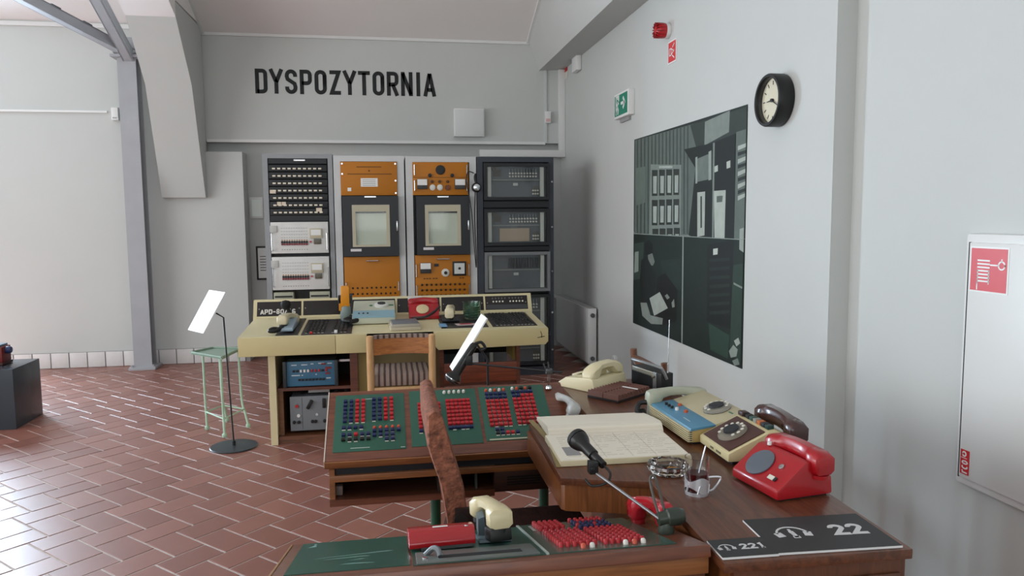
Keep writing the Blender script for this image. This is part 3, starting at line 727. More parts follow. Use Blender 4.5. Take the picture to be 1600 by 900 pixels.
lp = P().box(-.372, .122, -.012, .1, .62, 1.15, b=.003).obj('lower_panel', m_or, t)
handle(lp, 1.113, -.17, -.07, False, -.012)
hole = P().cyl((0, -.0135, 0), (0, -.011, 0), .0095, n=10).mesh('vent_hole', mat('2a1a08', .7))
for j in range(4):
    for i in range(10): put('vent_hole', hole, lp, (-.30+i*.0418, 0, .868-j*.054))
handle(lp, .108, .84, .92, True, -.012); handle(lp, -.355, .84, .92, True, -.012)

t = thing('recorder_rack', 'white framed orange rack with dials, round loudspeaker grille and black chart recorder', 'equipment rack', (0, 6.9, 0))
rack_shell(t, .193, .833, 2.048, .062, .062, .05, m_rw)
tp = P().box(.255, .76, -.012, .1, 1.70, 1.996, b=.003).obj('top_panel', m_or, t)
P().box(.256, .759, -.0135, -.011, 1.858, 1.862).obj('panel_joint', mat('5d390c', .6), tp)
MX = Matrix.Rotation(PI/2, 4, 'X')
P().lathe([(.043, .012), (.043, .018), (.036, .02), (.0001, .017)], 24, at=(.506, 0, 1.927), M=MX).obj('speaker_grille', m_black, tp)
kn = P().lathe([(.017, .012), (.016, .03), (.0001, .032)], 14, M=MX).mesh('knob', m_black)
for x in (.41, .613): put('knob', kn, tp, (x, 0, 1.878))
k2 = P().lathe([(.014, .012), (.013, .026), (.0001, .028)], 14, M=MX).mesh('knob', mat('4a3012', .5))
for x in (.43, .497, .57): put('knob', k2, tp, (x, 0, 1.822))
dl = P().lathe([(.027, .012), (.027, .02), (.016, .022), (.016, .034), (.0001, .035)], 18, M=MX).mesh('dial', mat('d9d7cf', .4))
for x in (.433, .5): put('dial', dl, tp, (x, 0, 1.769))
put('dial', P().lathe([(.025, .012), (.023, .028), (.0001, .03)], 18, M=MX).mesh('dial', mat('6a3a22', .5)), tp, (.571, 0, 1.768))
for (x0, x1, z0, z1) in ((.293, .386, 1.754, 1.845), (.634, .731, 1.754, 1.845)):
    mt = P().box(x0, x1, -.035, -.01, z0, z1, b=.004).obj('meter', mat('37383a', .4), tp)
    P().box(x0+.003, x1-.003, -.038, -.034, z0+.035, z1-.003).obj('meter_face', m_white, mt)
for x in (.272, .745):
    handle(tp, x, 1.88, 1.97, True, -.012); handle(tp, x, 1.74, 1.83, True, -.012)
recorder(t, .28, .766, 1.160, 1.691, .358, .681, 1.241, 1.612)
lp = P().box(.262, .769, -.012, .1, .62, 1.155, b=.003).obj('lower_panel', m_or, t)
handle(lp, 1.118, .46, .575, False, -.012)
mt = P().box(.306, .405, -.035, -.01, .991, 1.086, b=.004).obj('meter', mat('37383a', .4), lp); P().box(.309, .402, -.038, -.034, 1.03, 1.083).obj('meter_face', m_white, mt)
P().box(.435, .475, -.018, -.01, 1.05, 1.075).obj('tag', m_dark, lp)
put('dial', P().lathe([(.037, .012), (.036, .024), (.02, .026), (.019, .04), (.0001, .042)], 20, M=MX).mesh('dial', [mat('cfcdc6', .4)]), lp, (.537, 0, .992))
P().cyl((.537, -.043, .992), (.537, -.04, .992), .015, n=14).obj('dial_cap', m_black, lp)
mt = P().box(.602, .728, -.03, -.01, .962, 1.094, b=.004).obj('square_meter', m_black, lp); P().box(.618, .712, -.033, -.029, .98, 1.078).obj('meter_face', mat('c9ccc8', .4), mt)
P().cyl((.665, -.036, 1.03), (.665, -.032, 1.03), .012, n=12).obj('meter_hub', m_black, mt)
ln = P()
for x in (.335, .36, .385, .42, .445, .665, .69): ln.box(x, x+.018, -.0145, -.0115, .935, .945)
ln.obj('legend', mat('5a3608', .6), lp)
sw = P().loft2([((0, -.012, 0), .011), ((0, -.018, 0), .011), ((0, -.02, 0), .005), ((0, -.045, .01), .004)], 8).mesh('toggle', mat('4b3a20', .4, .3))
for j in range(3):
    for i in range(10): put('toggle', sw, lp, (.32+i*.0432, 0, .884-j*.05))
for x in (.272, .752):
    handle(lp, x, .96, 1.07, True, -.012); handle(lp, x, .79, .88, True, -.012)

# headset hanging between the racks
t = thing('intercom_handset', 'black and chrome earpiece hanging on a cord between orange and black racks', 'earpiece', (.825, 6.83, 1.765))
P().lathe([(.04, .0), (.045, .012), (.04, .03), (.02, .04), (.0001, .042)], 22, M=MX).obj('earpiece', m_black, t)
P().lathe([(.03, .035), (.03, .046), (.012, .05), (.0001, .05)], 20, M=MX).obj('grille', m_chrome, t)
P().tube([(0, 0, .04), (-.01, 0, .09), (-.0, .02, .12)], .012, 8).obj('hook', m_black, t)
P().tube([(-.01, .0, -.04), (-.02, -.02, -.3), (-.01, -.02, -.62), (-.015, -.03, -.72), (-.03, -.02, -.5), (-.05, -.02, -.2), (-.09, -.02, .05), (-.07, 0, .14), (-.02, 0, .13)], .005, 6).obj('cord', m_black, t)

# rack 4: black, glazed units
t = thing('server_rack', 'tall blue-black rack with glass fronted relay units beside the radiator', 'equipment rack', (0, 6.9, 0))
rack_shell(t, .84, 1.56, 2.047, .055, .045, .045, m_rb, .6)
P().box(.86, 1.54, -.004, .02, 2.0, 2.04).obj('head_rail', m_rb, t)
units = [(1.652, 1.988, 1), (1.232, 1.57, 2), (.80, 1.172, 3), (.42, .77, 4), (.10, .38, 5)]
for (z0, z1, k) in units:
    fm = mat('1a1c20', .45) if k != 3 else mat('777a7c', .4, .4)
    u = P(); x0, x1 = .90, 1.52; b = .028
    u.box(x0, x0+b, -.03, .1, z0, z1); u.box(x1-b, x1, -.03, .1, z0, z1); u.box(x0+b, x1-b, -.03, .1, z0, z0+b); u.box(x0+b, x1-b, -.03, .1, z1-b, z1)
    u = u.obj('glazed_unit', fm, t)
    a0, a1 = x0+b, x1-b
    P().box(a0, a1, .03, .08, z0+b, z1-b).obj('back_plate', mat('5e6064', .5), u)
    for x in (.94, 1.435): P().box(x, x+.032, .0, .032, z0+b+.005, z1-b-.005).obj('slide_post', mat('cfcdc3', .4), u)
    zm = (z0+z1)/2
    P().box(.985, 1.425, .01, .032, zm+.012, zm+.022).obj('mid_rail', mat('8a8b88', .4, .5), u)
    if k != 3:
        kb = P().lathe([(.009, 0), (.008, .02), (.0001, .022)], 8, M=MX).mesh('key', mat('d8d3c8', .4))
        for i in range(10):
            for j in range(2): put('key', kb, u, (1.15+i*.0275, .03, zm+.05+j*.028))
        fins = P()
        for i in range(10): fins.box(1.145+i*.0275, 1.149+i*.0275, .01, .032, zm+.09, z1-b-.02)
        fins.obj('card_fins', mat('8a8c90', .4), u)
        P().box(1.0, 1.06, .015, .032, zm+.05, zm+.11).cyl((1.0, .01, zm+.12), (1.0, .032, zm+.12), .02, n=12).obj('module', mat('4a4038', .5), u)
        P().box(1.36, 1.42, .02, .032, z0+b+.01, z0+b+.1).obj('connector', mat('57544d', .5), u)
        kc = P().lathe([(.009, 0), (.008, .016), (.0001, .018)], 8, M=MX).mesh('key', mat('cfcabc', .4))
        for i in range(3):
            for j in range(2): put('key', kc, u, (1.368+i*.022, .02, z0+b+.03+j*.03))
    else:
        sl = P().box(-.010, .010, .005, .032, 0, .095).mesh('card', mat('26282c', .5))
        for i in range(11): put('card', sl, u, (1.14+i*.026, 0, zm+.035))
    if k == 2: P().box(1.05, 1.33, .015, .032, z0+b+.01, zm-.01).obj('paper_card', mat('b09a84', .8), u)
    else: P().box(1.18, 1.225, .018, .032, zm-.035, zm-.01).obj('badge', mat('bcbcb8', .4), u)
    P().box(a0, a1, -.012, -.009, z0+b, z1-b).obj('pane', pane('f4f6f6', .97), u)
    P().cyl((1.54, 0, zm), (1.54, -.02, zm), .009, n=10).obj('lock', m_chrome, u)
P().box(.9, 1.52, -.006, .02, 1.585, 1.64).obj('blank_plate', mat('1b1d21', .5), t)
P().box(.9, 1.52, -.006, .02, 1.183, 1.222).obj('blank_plate', mat('1b1d21', .5), t)

# ================================================================== LEFT FLOOR ITEMS
t = thing('display_plinth', 'low dark blue-black museum plinth at the left edge of the room', 'plinth', (-2.96, 6.035, 0))
P().box(-.3, .3, -.215, .215, 0, .44, b=.004).obj('block', mat('3a4148', .25, var=.04, vs_=4), t)
t = thing('plinth_exhibit', 'small dark red machine with blue knob on the black plinth', 'exhibit', (-2.92, 6.05, .442))
P().box(-.12, .13, -.08, .08, 0, .02, b=.004).obj('base', mat('3a1a18', .5), t)
P().box(-.11, .125, -.07, .07, .02, .135, b=.008).obj('body', mat('6d2220', .4), t)
P().lathe([(.026, 0), (.028, .02), (.022, .034), (.0001, .036)], 16, at=(.125, 0, .105), M=Matrix.Rotation(PI/2, 4, 'Y')).obj('knob', mat('2c3c66', .35), t)
P().box(-.1, .11, -.06, .06, .135, .15, b=.004).obj('lid', mat('5d6f82', .3), t)

# pale green steel stand
m_mint = mat('a3bfa8', .4, var=.05, vs_=10, name='mint_paint')
t = thing('plant_stand', 'pale green steel stand with tray top beside the cream console', 'stand', (-1.19, 5.52, 0))
# corners (local)
cs = [(-.19, .05), (.07, -.21), (.13, .14), (-.08, .22)]
p = P(); p.prism(cs, 'z', .545, .556)
for i in range(4):
    a, b = cs[i], cs[(i+1) % 4]; p.tube([(*a, .56), (*b, .56)], .008, 8)
p.obj('tray', mat('7f9685', .3), t)
feet = [(-.095, .0), (.068, -.225), (.185, .0), (-.0, .20)]
tops = [(-.11, .04), (.055, -.18), (.12, .10), (-.03, .18)]
for (a, b) in zip(tops, feet):
    m_ = ((a[0]*.35+b[0]*.65), (a[1]*.35+b[1]*.65))
    P().tube([(*a, .545), (a[0]*.8+b[0]*.2, a[1]*.8+b[1]*.2, .2), (*m_, .1), (*b, .025)], .008, 8).lathe([(.0001, -.02), (.014, -.012), (.018, 0), (.014, .012), (.0001, .02)], 10, at=(*b, .02)).obj('leg', m_mint, t)
def lerp(a, b, k): return (a[0]*(1-k)+b[0]*k, a[1]*(1-k)+b[1]*k)
mm_ = [lerp(a, b, .5) for a, b in zip(tops, feet)]
for i, j in ((0, 1), (1, 2), (2, 3), (3, 0)): P().tube([(*mm_[i], .13), (*mm_[j], .13)], .006, 6).obj('stretcher', m_mint, t)

# exhibit information stand (two of them: one in the open, one behind the wooden console)
m_rod = mat('1c1d1f', .45)
def info_stand(loc, bend, tip, c0, c1, wv, label):
    t = thing('information_stand', label, 'information stand', loc)
    P().lathe([(.15, 0), (.152, .004), (.148, .009), (.02, .012), (.0001, .012)], 48).obj('base', mat('2f3338', .4), t)
    P().cyl((0, 0, .01), (0, 0, .04), .012, n=10).obj('socket', m_rod, t)
    P().tube([(0, 0, .012), bend, tip], .0055, 8, sm=1).obj('rod', m_rod, t)
    a, b = Vector(c0), Vector(c1); d = (b-a).normalized(); wv = Vector(wv); n = d.cross(wv).normalized()
    th = .003; vs = []
    for s in (0, 1):
        for (q, yy) in ((a, -1), (b, -1), (b, 1), (a, 1)): vs.append(q+wv*yy+n*th*(1 if s else -1))
    P()._add(vs, [[0, 1, 2, 3], [4, 7, 6, 5], [0, 4, 5, 1], [1, 5, 6, 2], [2, 6, 7, 3], [3, 7, 4, 0]]).obj('panel', mat('eeeeee', .5), t)
    return t
info_stand((-1.02, 5.08, 0), (-.03, 0, .863), (-.075, 0, .893), (-.205, 0, .775), (-.06, 0, 1.035), (.069, -.095, 0), 'black rod information stand with tilted white panel and round base on open floor')
info_stand((.44, 3.3, 0), (.0, 0, .86), (-.05, 0, .935), (-.16, 0, .82), (-.012, 0, 1.058), (.003, -.075, 0), 'information stand with narrow white panel behind the wooden console')

# ================================================================== CREAM CONSOLE
m_bei = mat('c6b888', .45, var=.04, vs_=3, name='cream_paint'); m_bel = mat('d4c8a0', .45, var=.03, vs_=3)
m_wd = wood('4a2416', '6e3a22', .45); m_wl = wood('6a4424', '7f5530', .5, (3, 3, 30))
t = thing('control_console', 'cream painted control console with black key panels in front of the racks', 'console', (0, 0, 0))
SL = math.atan(.06)
ztop = lambda y: .745+.06*(y-4.95)
p = P()
p.prism([(4.95, .715), (4.95, .745), (5.62, ztop(5.62)), (5.62, .715)], 'x', -.942, 1.075)
p.obj('worktop', m_bel, t)
# apron left, right (with rounded corner), thin centre edge
P().box(-.942, -.337, 4.935, 4.965, .622, .742, b=.004).obj('apron', m_bei, t)
P().box(-.335, -.135, 4.935, 4.965, .622, .742, b=.004).obj('apron', m_bei, t)
P().prism([(.30, .655), (.33, .622), (1.055, .634), (1.075, .655), (1.075, .745), (.30, .742)], 'y', 4.93, 4.965, bev=.003).obj('apron', m_bei, t)
P().box(-.135, .30, 4.95, 4.965, .70, .744).obj('edge_strip', m_bei, t)
# scar on the right apron
P().tube([(1.02, 4.929, .725), (1.03, 4.929, .70), (1.025, 4.929, .685), (1.045, 4.929, .69)], .002, 5).tube([(1.0, 4.929, .682), (1.05, 4.929, .69)], .002, 5).obj('crack', mat('2a2418', .8), t)
# back panel with six plates
bp = P(); bp.prism([(5.60, .76), (5.60, .785), (5.66, .91), (5.685, .91), (5.70, .76)], 'x', -.955, 1.095)
bp = bp.obj('back_panel', m_bel, t)
ba = math.atan2(.06, .125)
plates = [(-.93, -.618), (-.605, -.325), (-.29, .06), (.075, .392), (.405, .725), (.738, 1.065)]
for i, (a, b) in enumerate(plates):
    q = P().box(a, b, -.004, .003, .010, .122, b=.002).obj('black_plate', mat('1c1513', .3), bp, (0, 5.603, .785), (-ba, 0, 0))
    sc2 = P()
    for xx in (a+.015, b-.015): sc2.cyl((xx, -.006, .066), (xx, -.003, .066), .005, n=8)
    sc2.obj('screws', mat('8a857c', .4, .6), q)
    if i == 0:
        s = P(); x = -.905
        for ch in 'APD-80/16':
            ww = .024 if ch in '-/' else .029
            strokes(s, glyph(ch, ww/.036-.12, .2), x, .026, .036, .0075, lambda u, v, d: (u, -d, v), (.0035, .006)); x += ww
        s.obj('lettering', mat('d8d4cc', .5), q, label='white stencil letters APD-80/16')
    if i == 5:
        for c0 in (.80, .93):
            for k in range(4 if c0 < .9 else 5): P().cyl((c0+k*.024, -.009, .075), (c0+k*.024, -.003, .075), .0065, n=10).obj('lamp', mat('e9e4d8', .3), q)
        s = P()
        for c0 in (.79, .92):
            for k in range(5): s.box(c0+k*.024, c0+k*.024+.01, -.007, -.003, .095, .108)
        s.obj('legend', mat('5d5a58', .5), q)
        P().box(.745, 1.06, -.006, -.003, .014, .05).obj('shelf_strip', mat('3c3d40', .4), q)
P().box(.155, .26, -.0085, -.004, .055, .135).obj('paper_note', mat('cfccc8', .7), bp, (0, 5.603, .785), (-ba, 0, 0))
# sunk key panels (lie on the sloped worktop)
def on_top(x, y, dz=0): return (x, y, ztop(y)+dz)
m_kp = mat('2f2d2e', .4); m_key = mat('1d1d1f', .4)
def keypanel(x0, x1, y0, y1, blocks, nm):
    q = P().box(x0, x1, 0, y1-y0, 0, .004).obj(nm, m_kp, t, (0, y0, ztop(y0)), (SL, 0, 0))
    if blocks:
        kk = P(); lg = P()
        for (bx, by, nx, ny, dx, dy) in blocks:
            for i in range(nx):
                for j in range(ny):
                    u, v = bx+i*dx, by+j*dy
                    kk.box(u-dx*.33, u+dx*.33, v-dy*.3, v+dy*.3, .004, .014, b=.001)
                    lg.box(u-dx*.3, u+dx*.3, v-dy*.48, v-dy*.35, .0038, .0056)
        o = kk.obj('keys', m_key, q); o['kind'] = 'stuff'; o = lg.obj('key_legends', mat('c9c5bc', .5), q); o['kind'] = 'stuff'
    return q
keypanel(-.715, -.575, 4.975, 5.53, None, 'dark_inlay')
kp = keypanel(-.555, -.235, 4.965, 5.47, [(-.525, .06, 5, 9, .026, .048), (-.355, .06, 4, 9, .026, .048)], 'key_panel')
P().box(-.50, -.483, .015, .035, .004, .018, b=.002).obj('red_key', m_red, kp); P().box(-.345, -.325, .015, .05, .004, .02, b=.002).obj('white_key', m_white, kp)
keypanel(.36, .68, 5.03, 5.51, None, 'dark_inlay')
keypanel(.71, 1.02, 5.03, 5.51, [(.745, .05, 5, 9, .026, .048), (.895, .05, 5, 9, .024, .048)], 'key_panel')
P().box(-.56, -.558+.0, 4.965, 5.5, .744, .746).obj('seam', m_bei, t)
# under-structure: left pedestal (open shelves), knee hole back, right pedestal
lp = P(); lp.box(-.78, -.735, 5.06, 5.55, 0, .70); lp.obj('side_panel', m_bel, t)
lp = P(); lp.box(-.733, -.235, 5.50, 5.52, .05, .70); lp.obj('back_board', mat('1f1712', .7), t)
P().box(-.733, -.235, 5.09, 5.5, .355, .375).obj('shelf', m_wd, t)
P().box(-.733, -.235, 5.08, 5.52, .0, .05).obj('pedestal_floor', wood('50301f', '7a4a2c', .5), t)
P().box(-.255, -.205, 5.07, 5.52, 0, .70).obj('pedestal_side', m_wd, t)
P().box(-.733, -.70, 5.12, 5.5, .05, .355).obj('inner_side', m_wl, t)
P().box(-.205, .36, 5.48, 5.52, .06, .70).obj('knee_panel', m_bei, t)
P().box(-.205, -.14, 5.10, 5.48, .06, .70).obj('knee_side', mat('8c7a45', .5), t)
P().box(.345, .375, 5.08, 5.5, .0, .68).obj('pedestal_side', m_wd, t)
P().box(.88, .905, 5.08, 5.5, .0, .66).obj('pedestal_side', m_wd, t)
P().box(.375, .88, 5.08, 5.10, .36, .497, b=.004).obj('drawer_front', wood('6b2f1a', '8a4426', .4), t)
P().box(.375, .88, 5.09, 5.10, .06, .33, b=.003).obj('drawer_front', wood('4a2012', '6a3018', .4), t)
P().box(.375, .88, 5.10, 5.5, .335, .355).obj('shelf', m_wd, t)
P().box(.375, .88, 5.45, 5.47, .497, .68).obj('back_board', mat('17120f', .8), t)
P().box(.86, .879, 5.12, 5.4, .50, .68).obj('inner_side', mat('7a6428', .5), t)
P().box(-.40, -.255, 5.2, 5.215, .52, .535).obj('rail', m_chrome, t)

# instruments in the pedestal
t = thing('blue_instrument', 'blue fronted electronic instrument with push buttons on the console shelf', 'instrument', (-.515, 5.12, .376))
P().box(-.16, .165, .005, .3, .0, .172, b=.006).obj('case', mat('3b4449', .4), t)
fp = P().box(-.172, .172, -.012, .006, .004, .172, b=.004).obj('front_panel', mat('3f6f8d', .4, var=.05), t)
for x in (-.168, .168): P().box(x-.012, x+.012, -.03, .0, .0, .176, b=.004).obj('side_handle', mat('2c3338', .4), t)
bb_ = P().box(-.008, .008, -.02, -.011, -.007, .007, b=.002)
bm1 = bb_.mesh('button', m_black); bm2 = P().box(-.007, .007, -.02, -.011, -.009, .009, b=.002).mesh('button', m_white); bm3 = P().box(-.006, .006, -.02, -.011, -.009, .009, b=.002).mesh('button', m_red)
for i, me in enumerate((bm1, bm1, bm2, bm2, bm2, bm3, bm3, bm3, bm1, bm3)): put('button', me, fp, (-.11+i*.0235, 0, .108))
for i in range(8): put('button', bm1, fp, (-.075+i*.0225, 0, .048))
ln = P()
for (a, b, z) in ((-.125, -.09, .145), (-.06, -.02, .145), (.0, .02, .15), (.05, .09, .152), (.11, .14, .15), (-.125, -.07, .075), (-.06, -.05, .075), (.03, .04, .078), (.10, .13, .05)): ln.box(a, b, -.0135, -.0115, z, z+.007)
ln.obj('legend', mat('c6d2d8', .5), fp)['kind'] = 'stuff'
P().box(.095, .135, -.015, -.011, .115, .13).box(.095, .125, -.015, -.011, .08, .092).box(.07, .1, -.015, -.011, .145, .156).obj('red_label', mat('7d2a33', .5), fp)
t = thing('grey_instrument', 'grey measuring instrument with two black pointer knobs in the console pedestal', 'instrument', (-.52, 5.13, .052))
P().box(-.135, .15, .0, .3, .02, .252, b=.006).obj('case', mat('6e7276', .45), t)
fp = P().box(-.14, .155, -.008, .004, .02, .255, b=.004).obj('front_panel', mat('7b8084', .45), t)
P().box(-.062, -.059, -.0095, -.007, .03, .245).obj('joint', mat('54585c', .5), fp)
for (x, z, rr) in ((-.01, .20, .5), (.085, .205, 0)): P().box(-.011, .011, -.03, -.007, -.032, .032, b=.004).obj('pointer_knob', m_black, fp, (x, 0, z), (0, rr, 0))
P().cyl((-.095, -.016, .19), (-.095, -.007, .19), .011, n=12).obj('red_lamp', m_red, fp); P().cyl((-.085, -.016, .125), (-.085, -.007, .125), .011, n=12).obj('white_lamp', m_white, fp)
P().cyl((.035, -.014, .128), (.035, -.007, .128), .009, n=12).obj('white_lamp', mat('c0c2c3', .4), fp)
jk = P().lathe([(.012, .007), (.01, .02), (.0001, .021)], 12, M=MX).mesh('socket', m_black)
for x in (-.115, -.085, .005, .025, .085, .105): put('socket', jk, fp, (x, 0, .08))
t = thing('cable_bundle', 'tangle of black cables with white strap above the grey instrument', 'cables', (-.5, 5.2, .31))
p = P()
for k in range(7):
    x = -.15+k*.06
    p.tube([(x, .1, .015), (x+.03, .02, .03+.008*(k % 3)), (x+.06, -.03, .012), (x+.11, .03, .02), (x+.14, .15, .01)], .008, 6)
p.obj('cables', m_black, t); P().box(-.04, .1, -.045, -.035, .012, .036, b=.003).obj('strap', mat('a9a9a6', .5), t)

# ------------------------------------------------------------ things on the cream console
def handset(parent, L, hw, hz, m, loc=(0, 0, 0), rot=(0, 0, 0), m2=None, name='handset', grip=1.0):
    """arched telephone receiver along local x; ear and mouth bulbs reach down to z = 0"""
    G = grip
    st = [(-.5, .30, .72, .80), (-.485, .08, .90, .96), (-.42, .0, 1.0, 1.0), (-.33, .02, 1.02, 1.0), (-.285, .22*G, 1.04, .86), (-.24, .5*G, 1.06, .70), (-.12, .62*G, 1.1, .62), (0, .64*G, 1.11, .6),
          (.12, .62*G, 1.1, .62), (.24, .5*G, 1.06, .70), (.285, .22*G, 1.04, .86), (.33, .02, 1.02, 1.0), (.42, 0, 1.0, 1.0), (.485, .08, .90, .96), (.5, .30, .72, .80)]
    rr = []
    for (x, zb, zt, w_) in st:
        cz, h = (zb+zt)/2*hz, (zt-zb)/2*hz
        rr.append([(x*L, y, z+cz) for (y, z) in sect(0, 0, hw*w_, h, k=.38)])
    p = P(); p.rings(rr)
    o = p.obj(name, m, parent, loc, rot, ang=50)
    c = P().lathe([(hw*.8, -.004), (hw*.82, .006), (.0001, .006)], 18).mesh('earpiece_cap', m2 or m)
    for s in (-1, 1): put('earpiece_cap', c, o, (s*L*.385, 0, -.003))
    return o

t = thing('gooseneck_microphone', 'black gooseneck microphone standing at the left of the cream console', 'microphone', on_top(-.69, 5.46, .005))
P().lathe([(.03, 0), (.03, .012), (.012, .018), (.0001, .018)], 18).obj('base', m_black, t)
P().tube([(0, 0, .01), (.012, -.01, .05), (.0, -.02, .085)], .014, 10).obj('neck', m_black, t)
P().lathe([(.0001, -.034), (.02, -.03), (.033, -.01), (.035, .008), (.026, .027), (.0001, .034)], 20, at=(-.012, -.028, .115)).obj('head', mat('1b1b1b', .8), t)
t = thing('desk_handset', 'cream and black receiver resting on a pale blue cradle at the console left', 'receiver', on_top(-.66, 5.22, .005))
P().prism([(-.2, 0), (-.2, .02), (.1, .06), (.17, .05), (.17, 0)], 'x', -.03, .05, bev=.006).obj('cradle', mat('93a7b4', .3), t)
handset(t, .3, .034, .07, mat('d2c7a6', .35), (-.0, -.01, .02), (0, .1, R(80)), m_black)
P().tube([(-.02, -.17, .03), (-.05, -.22, .01), (-.09, -.24, .012), (-.07, -.2, .02), (-.02, -.18, .01)], .014, 8).obj('cord', m_black, t)

m_yel = mat('d88a12', .4)
t = thing('radio_handset', 'yellow upright radio receiver on a grey mount with coiled cord', 'radio receiver', on_top(-.29, 5.40, .005))
P().lathe([(.035, 0), (.04, .03), (.034, .09), (.026, .12), (.0001, .12)], 16).obj('mount', mat('7d8a86', .4), t)
P().box(-.03, .03, -.03, .03, .10, .245, b=.010).box(-.045, -.025, -.02, .02, .07, .17, b=.004).obj('body', m_yel, t)
P().box(-.05, -.028, -.02, .025, .12, .18, b=.004).box(.028, .048, -.02, .025, .12, .19, b=.004).obj('clip', m_dark, t)
P().tube([(.03, -.03, .03), (.08, -.06, .02), (.1, -.12, .03), (.06, -.17, .015), (.0, -.15, .02), (.05, -.1, .03), (.09, -.14, .02), (.04, -.19, .015)], .016, 8).obj('coiled_cord', m_black, t)

t = thing('desk_telephone', 'pale grey and blue telephone with round dial beside the yellow receiver', 'telephone', on_top(-.095, 5.30, .002), 0)
P().prism([(-.06, 0), (-.06, .05), (.29, .125), (.33, .11), (.33, 0)], 'x', -.145, .15, bev=.006).obj('body', mat('b9bba7', .4), t)
P().prism([(-.062, .042), (-.062, .052), (.06, .080), (.06, .072)], 'x', -.143, .148).obj('blue_strip', mat('86a9b5', .4), t)
MSl = Matrix.Rotation(math.atan2(.075, .35), 4, 'X')
P().lathe([(.052, 0), (.05, .012), (.035, .018), (.0001, .018)], 28, at=(.055, .17, .099), M=MSl).obj('dial', mat('cfcfc8', .3), t)
P().lathe([(.03, .016), (.028, .022), (.0001, .022)], 22, at=(.055, .17, .099), M=MSl).obj('dial_centre', m_dark, t)
for x in (-.1, -.07, -.04): P().cyl((x, -.0, .062), (x, -.002, .072), .006, n=8).obj('button', m_dark, t)
P().box(.11, .14, .165, .185, .098, .105).box(-.03, -.01, .165, .185, .098, .105).obj('green_tag', mat('2f6b4e', .5), t)

def wedge_phone(name, label, loc, rz, W, D, prof, body, hsm, hs_loc, hs_L, hs_hw=.026, hs_hz=.055, grip=.45):
    t = thing(name, label, 'telephone', loc, rz)
    P().prism(prof, 'x', -W/2, W/2, bev=.007).obj('body', body, t)
    h = handset(t, hs_L, hs_hw, hs_hz, hsm, hs_loc, (0, 0, 0), grip=grip)
    return t
m_redp = mat('a0101a', .3, coat=.3)
PR = [(0, 0), (0, .028), (.075, .092), (.10, .094), (.106, .07), (.165, .052), (.168, 0)]
t = wedge_phone('desk_telephone', 'red telephone with cream dial lying on the cream console', on_top(.262, 5.36, .002), 0, .215, .16, [(0, 0), (0, .03), (.09, .1), (.12, .105), (.128, .085), (.2, .06), (.2, 0)], m_redp, m_redp, (0, .145, .075), .22, .03, .062)
Ms = Matrix.Rotation(math.atan2(.07, .09), 4, 'X')
P().lathe([(.045, 0), (.045, .008), (.036, .011), (.0001, .011)], 26, at=(-.01, .048, .066), M=Ms).obj('dial', mat('cbb891', .5), t)
P().tube([(-.09, .0, .01), (.0, -.02, .02), (.07, .02, .05), (.115, .08, .08)], .009, 8).obj('cord', mat('2a2a2a', .5), t)

t = thing('logbook', 'pair of worn notebooks stacked at the front of the cream console', 'notebooks', on_top(.12, 5.0, .002), R(3))
P().box(-.1, .1, 0, .28, 0, .022, b=.003).obj('lower_book', mat('b9ae98', .7), t)
P().box(-.095, .095, .01, .27, .0225, .04, b=.003).obj('upper_book', mat('a9a293', .7), t)
P().box(-.085, .09, .03, .26, .0405, .044, b=.001).obj('cover', mat('6e7076', .5), t)

t = thing('desk_handset', 'cream receiver on a dark stand on the right black inlay', 'receiver', on_top(.44, 5.30, .005))
P().box(-.06, .06, -.1, .1, 0, .02, b=.006).obj('stand', m_dark, t)
handset(t, .24, .032, .075, mat('d2c7a6', .35), (0, 0, .022), (0, 0, R(83)), m_black)
t = thing('glass_bowl', 'ribbed green glass cup on the right half of the cream console', 'glass cup', on_top(.60, 5.33, .005))
P().lathe([(.0001, 0), (.05, 0), (.058, .01), (.062, .06), (.068, .12), (.064, .12), (.057, .06), (.052, .014), (.0001, .012)], 28).obj('bowl', glass('cdeedd', .08), t)
rb_ = P().lathe([(.061, -.003), (.066, 0), (.061, .003)], 28).mesh('ring', glass('cdeedd', .08))
for k in range(4): put('ring', rb_, t, (0, 0, .03+k*.018), (0, 0, 0))
t = thing('papers', 'loose printed papers and a blue folder on the right black inlay', 'papers', on_top(.52, 5.1, .006), 0)
P().box(-.17, -.12, -.06, .1, 0, .003).obj('blue_folder', mat('6fa0c4', .5), t)
P().box(-.05, .1, -.03, .09, .0, .002).obj('sheet', mat('b9a7a3', .6), t, rot=(0, 0, .15)); P().box(-.02, .06, .01, .06, .0021, .003).obj('red_print', mat('a3404a', .6), t, rot=(0, 0, .15))

# chair at the cream console (back towards the viewer)
m_ch = wood('bd9262', 'd2ab7b', .4, (30, 30, 2)); m_ch2 = wood('93592f', 'b5763f', .4, (2, 30, 30))
m_str = stripes('4c3c38', '917e73', 0, 9, .95, .25, .45, 'striped_cloth')
t = thing('wooden_chair', 'light wooden chair with striped cushion seen from behind at the cream console', 'chair', (.08, 4.65, 0))
for x in (-.19, .19):
    P().loft2([((x, .0, 0), .018), ((x, 0, .45), .022), ((x, -.005, .62), .023), ((x, -.02, .775), .021), ((x, -.02, .78), .012)], 12).obj('rear_leg', m_ch, t)
    P().loft2([((x, .38, 0), .017), ((x, .38, .43), .02)], 12).obj('front_leg', m_ch, t)
    P().cyl((x, .02, .2), (x, .36, .2), .011, n=8).obj('side_stretcher', m_ch, t)
n = 12; rr = []
for i in range(n+1):
    x = -.175+.35*i/n; yb = -.005-.03*math.sin(PI*i/n)*-1; arch = .012*math.sin(PI*i/n)
    rr.append([(x, yb-.012, .655+arch*.3), (x, yb+.012, .655+arch*.3), (x, yb+.012, .755+arch), (x, yb-.012, .755+arch)])
P().rings(rr).obj('back_rail', m_ch2, t)
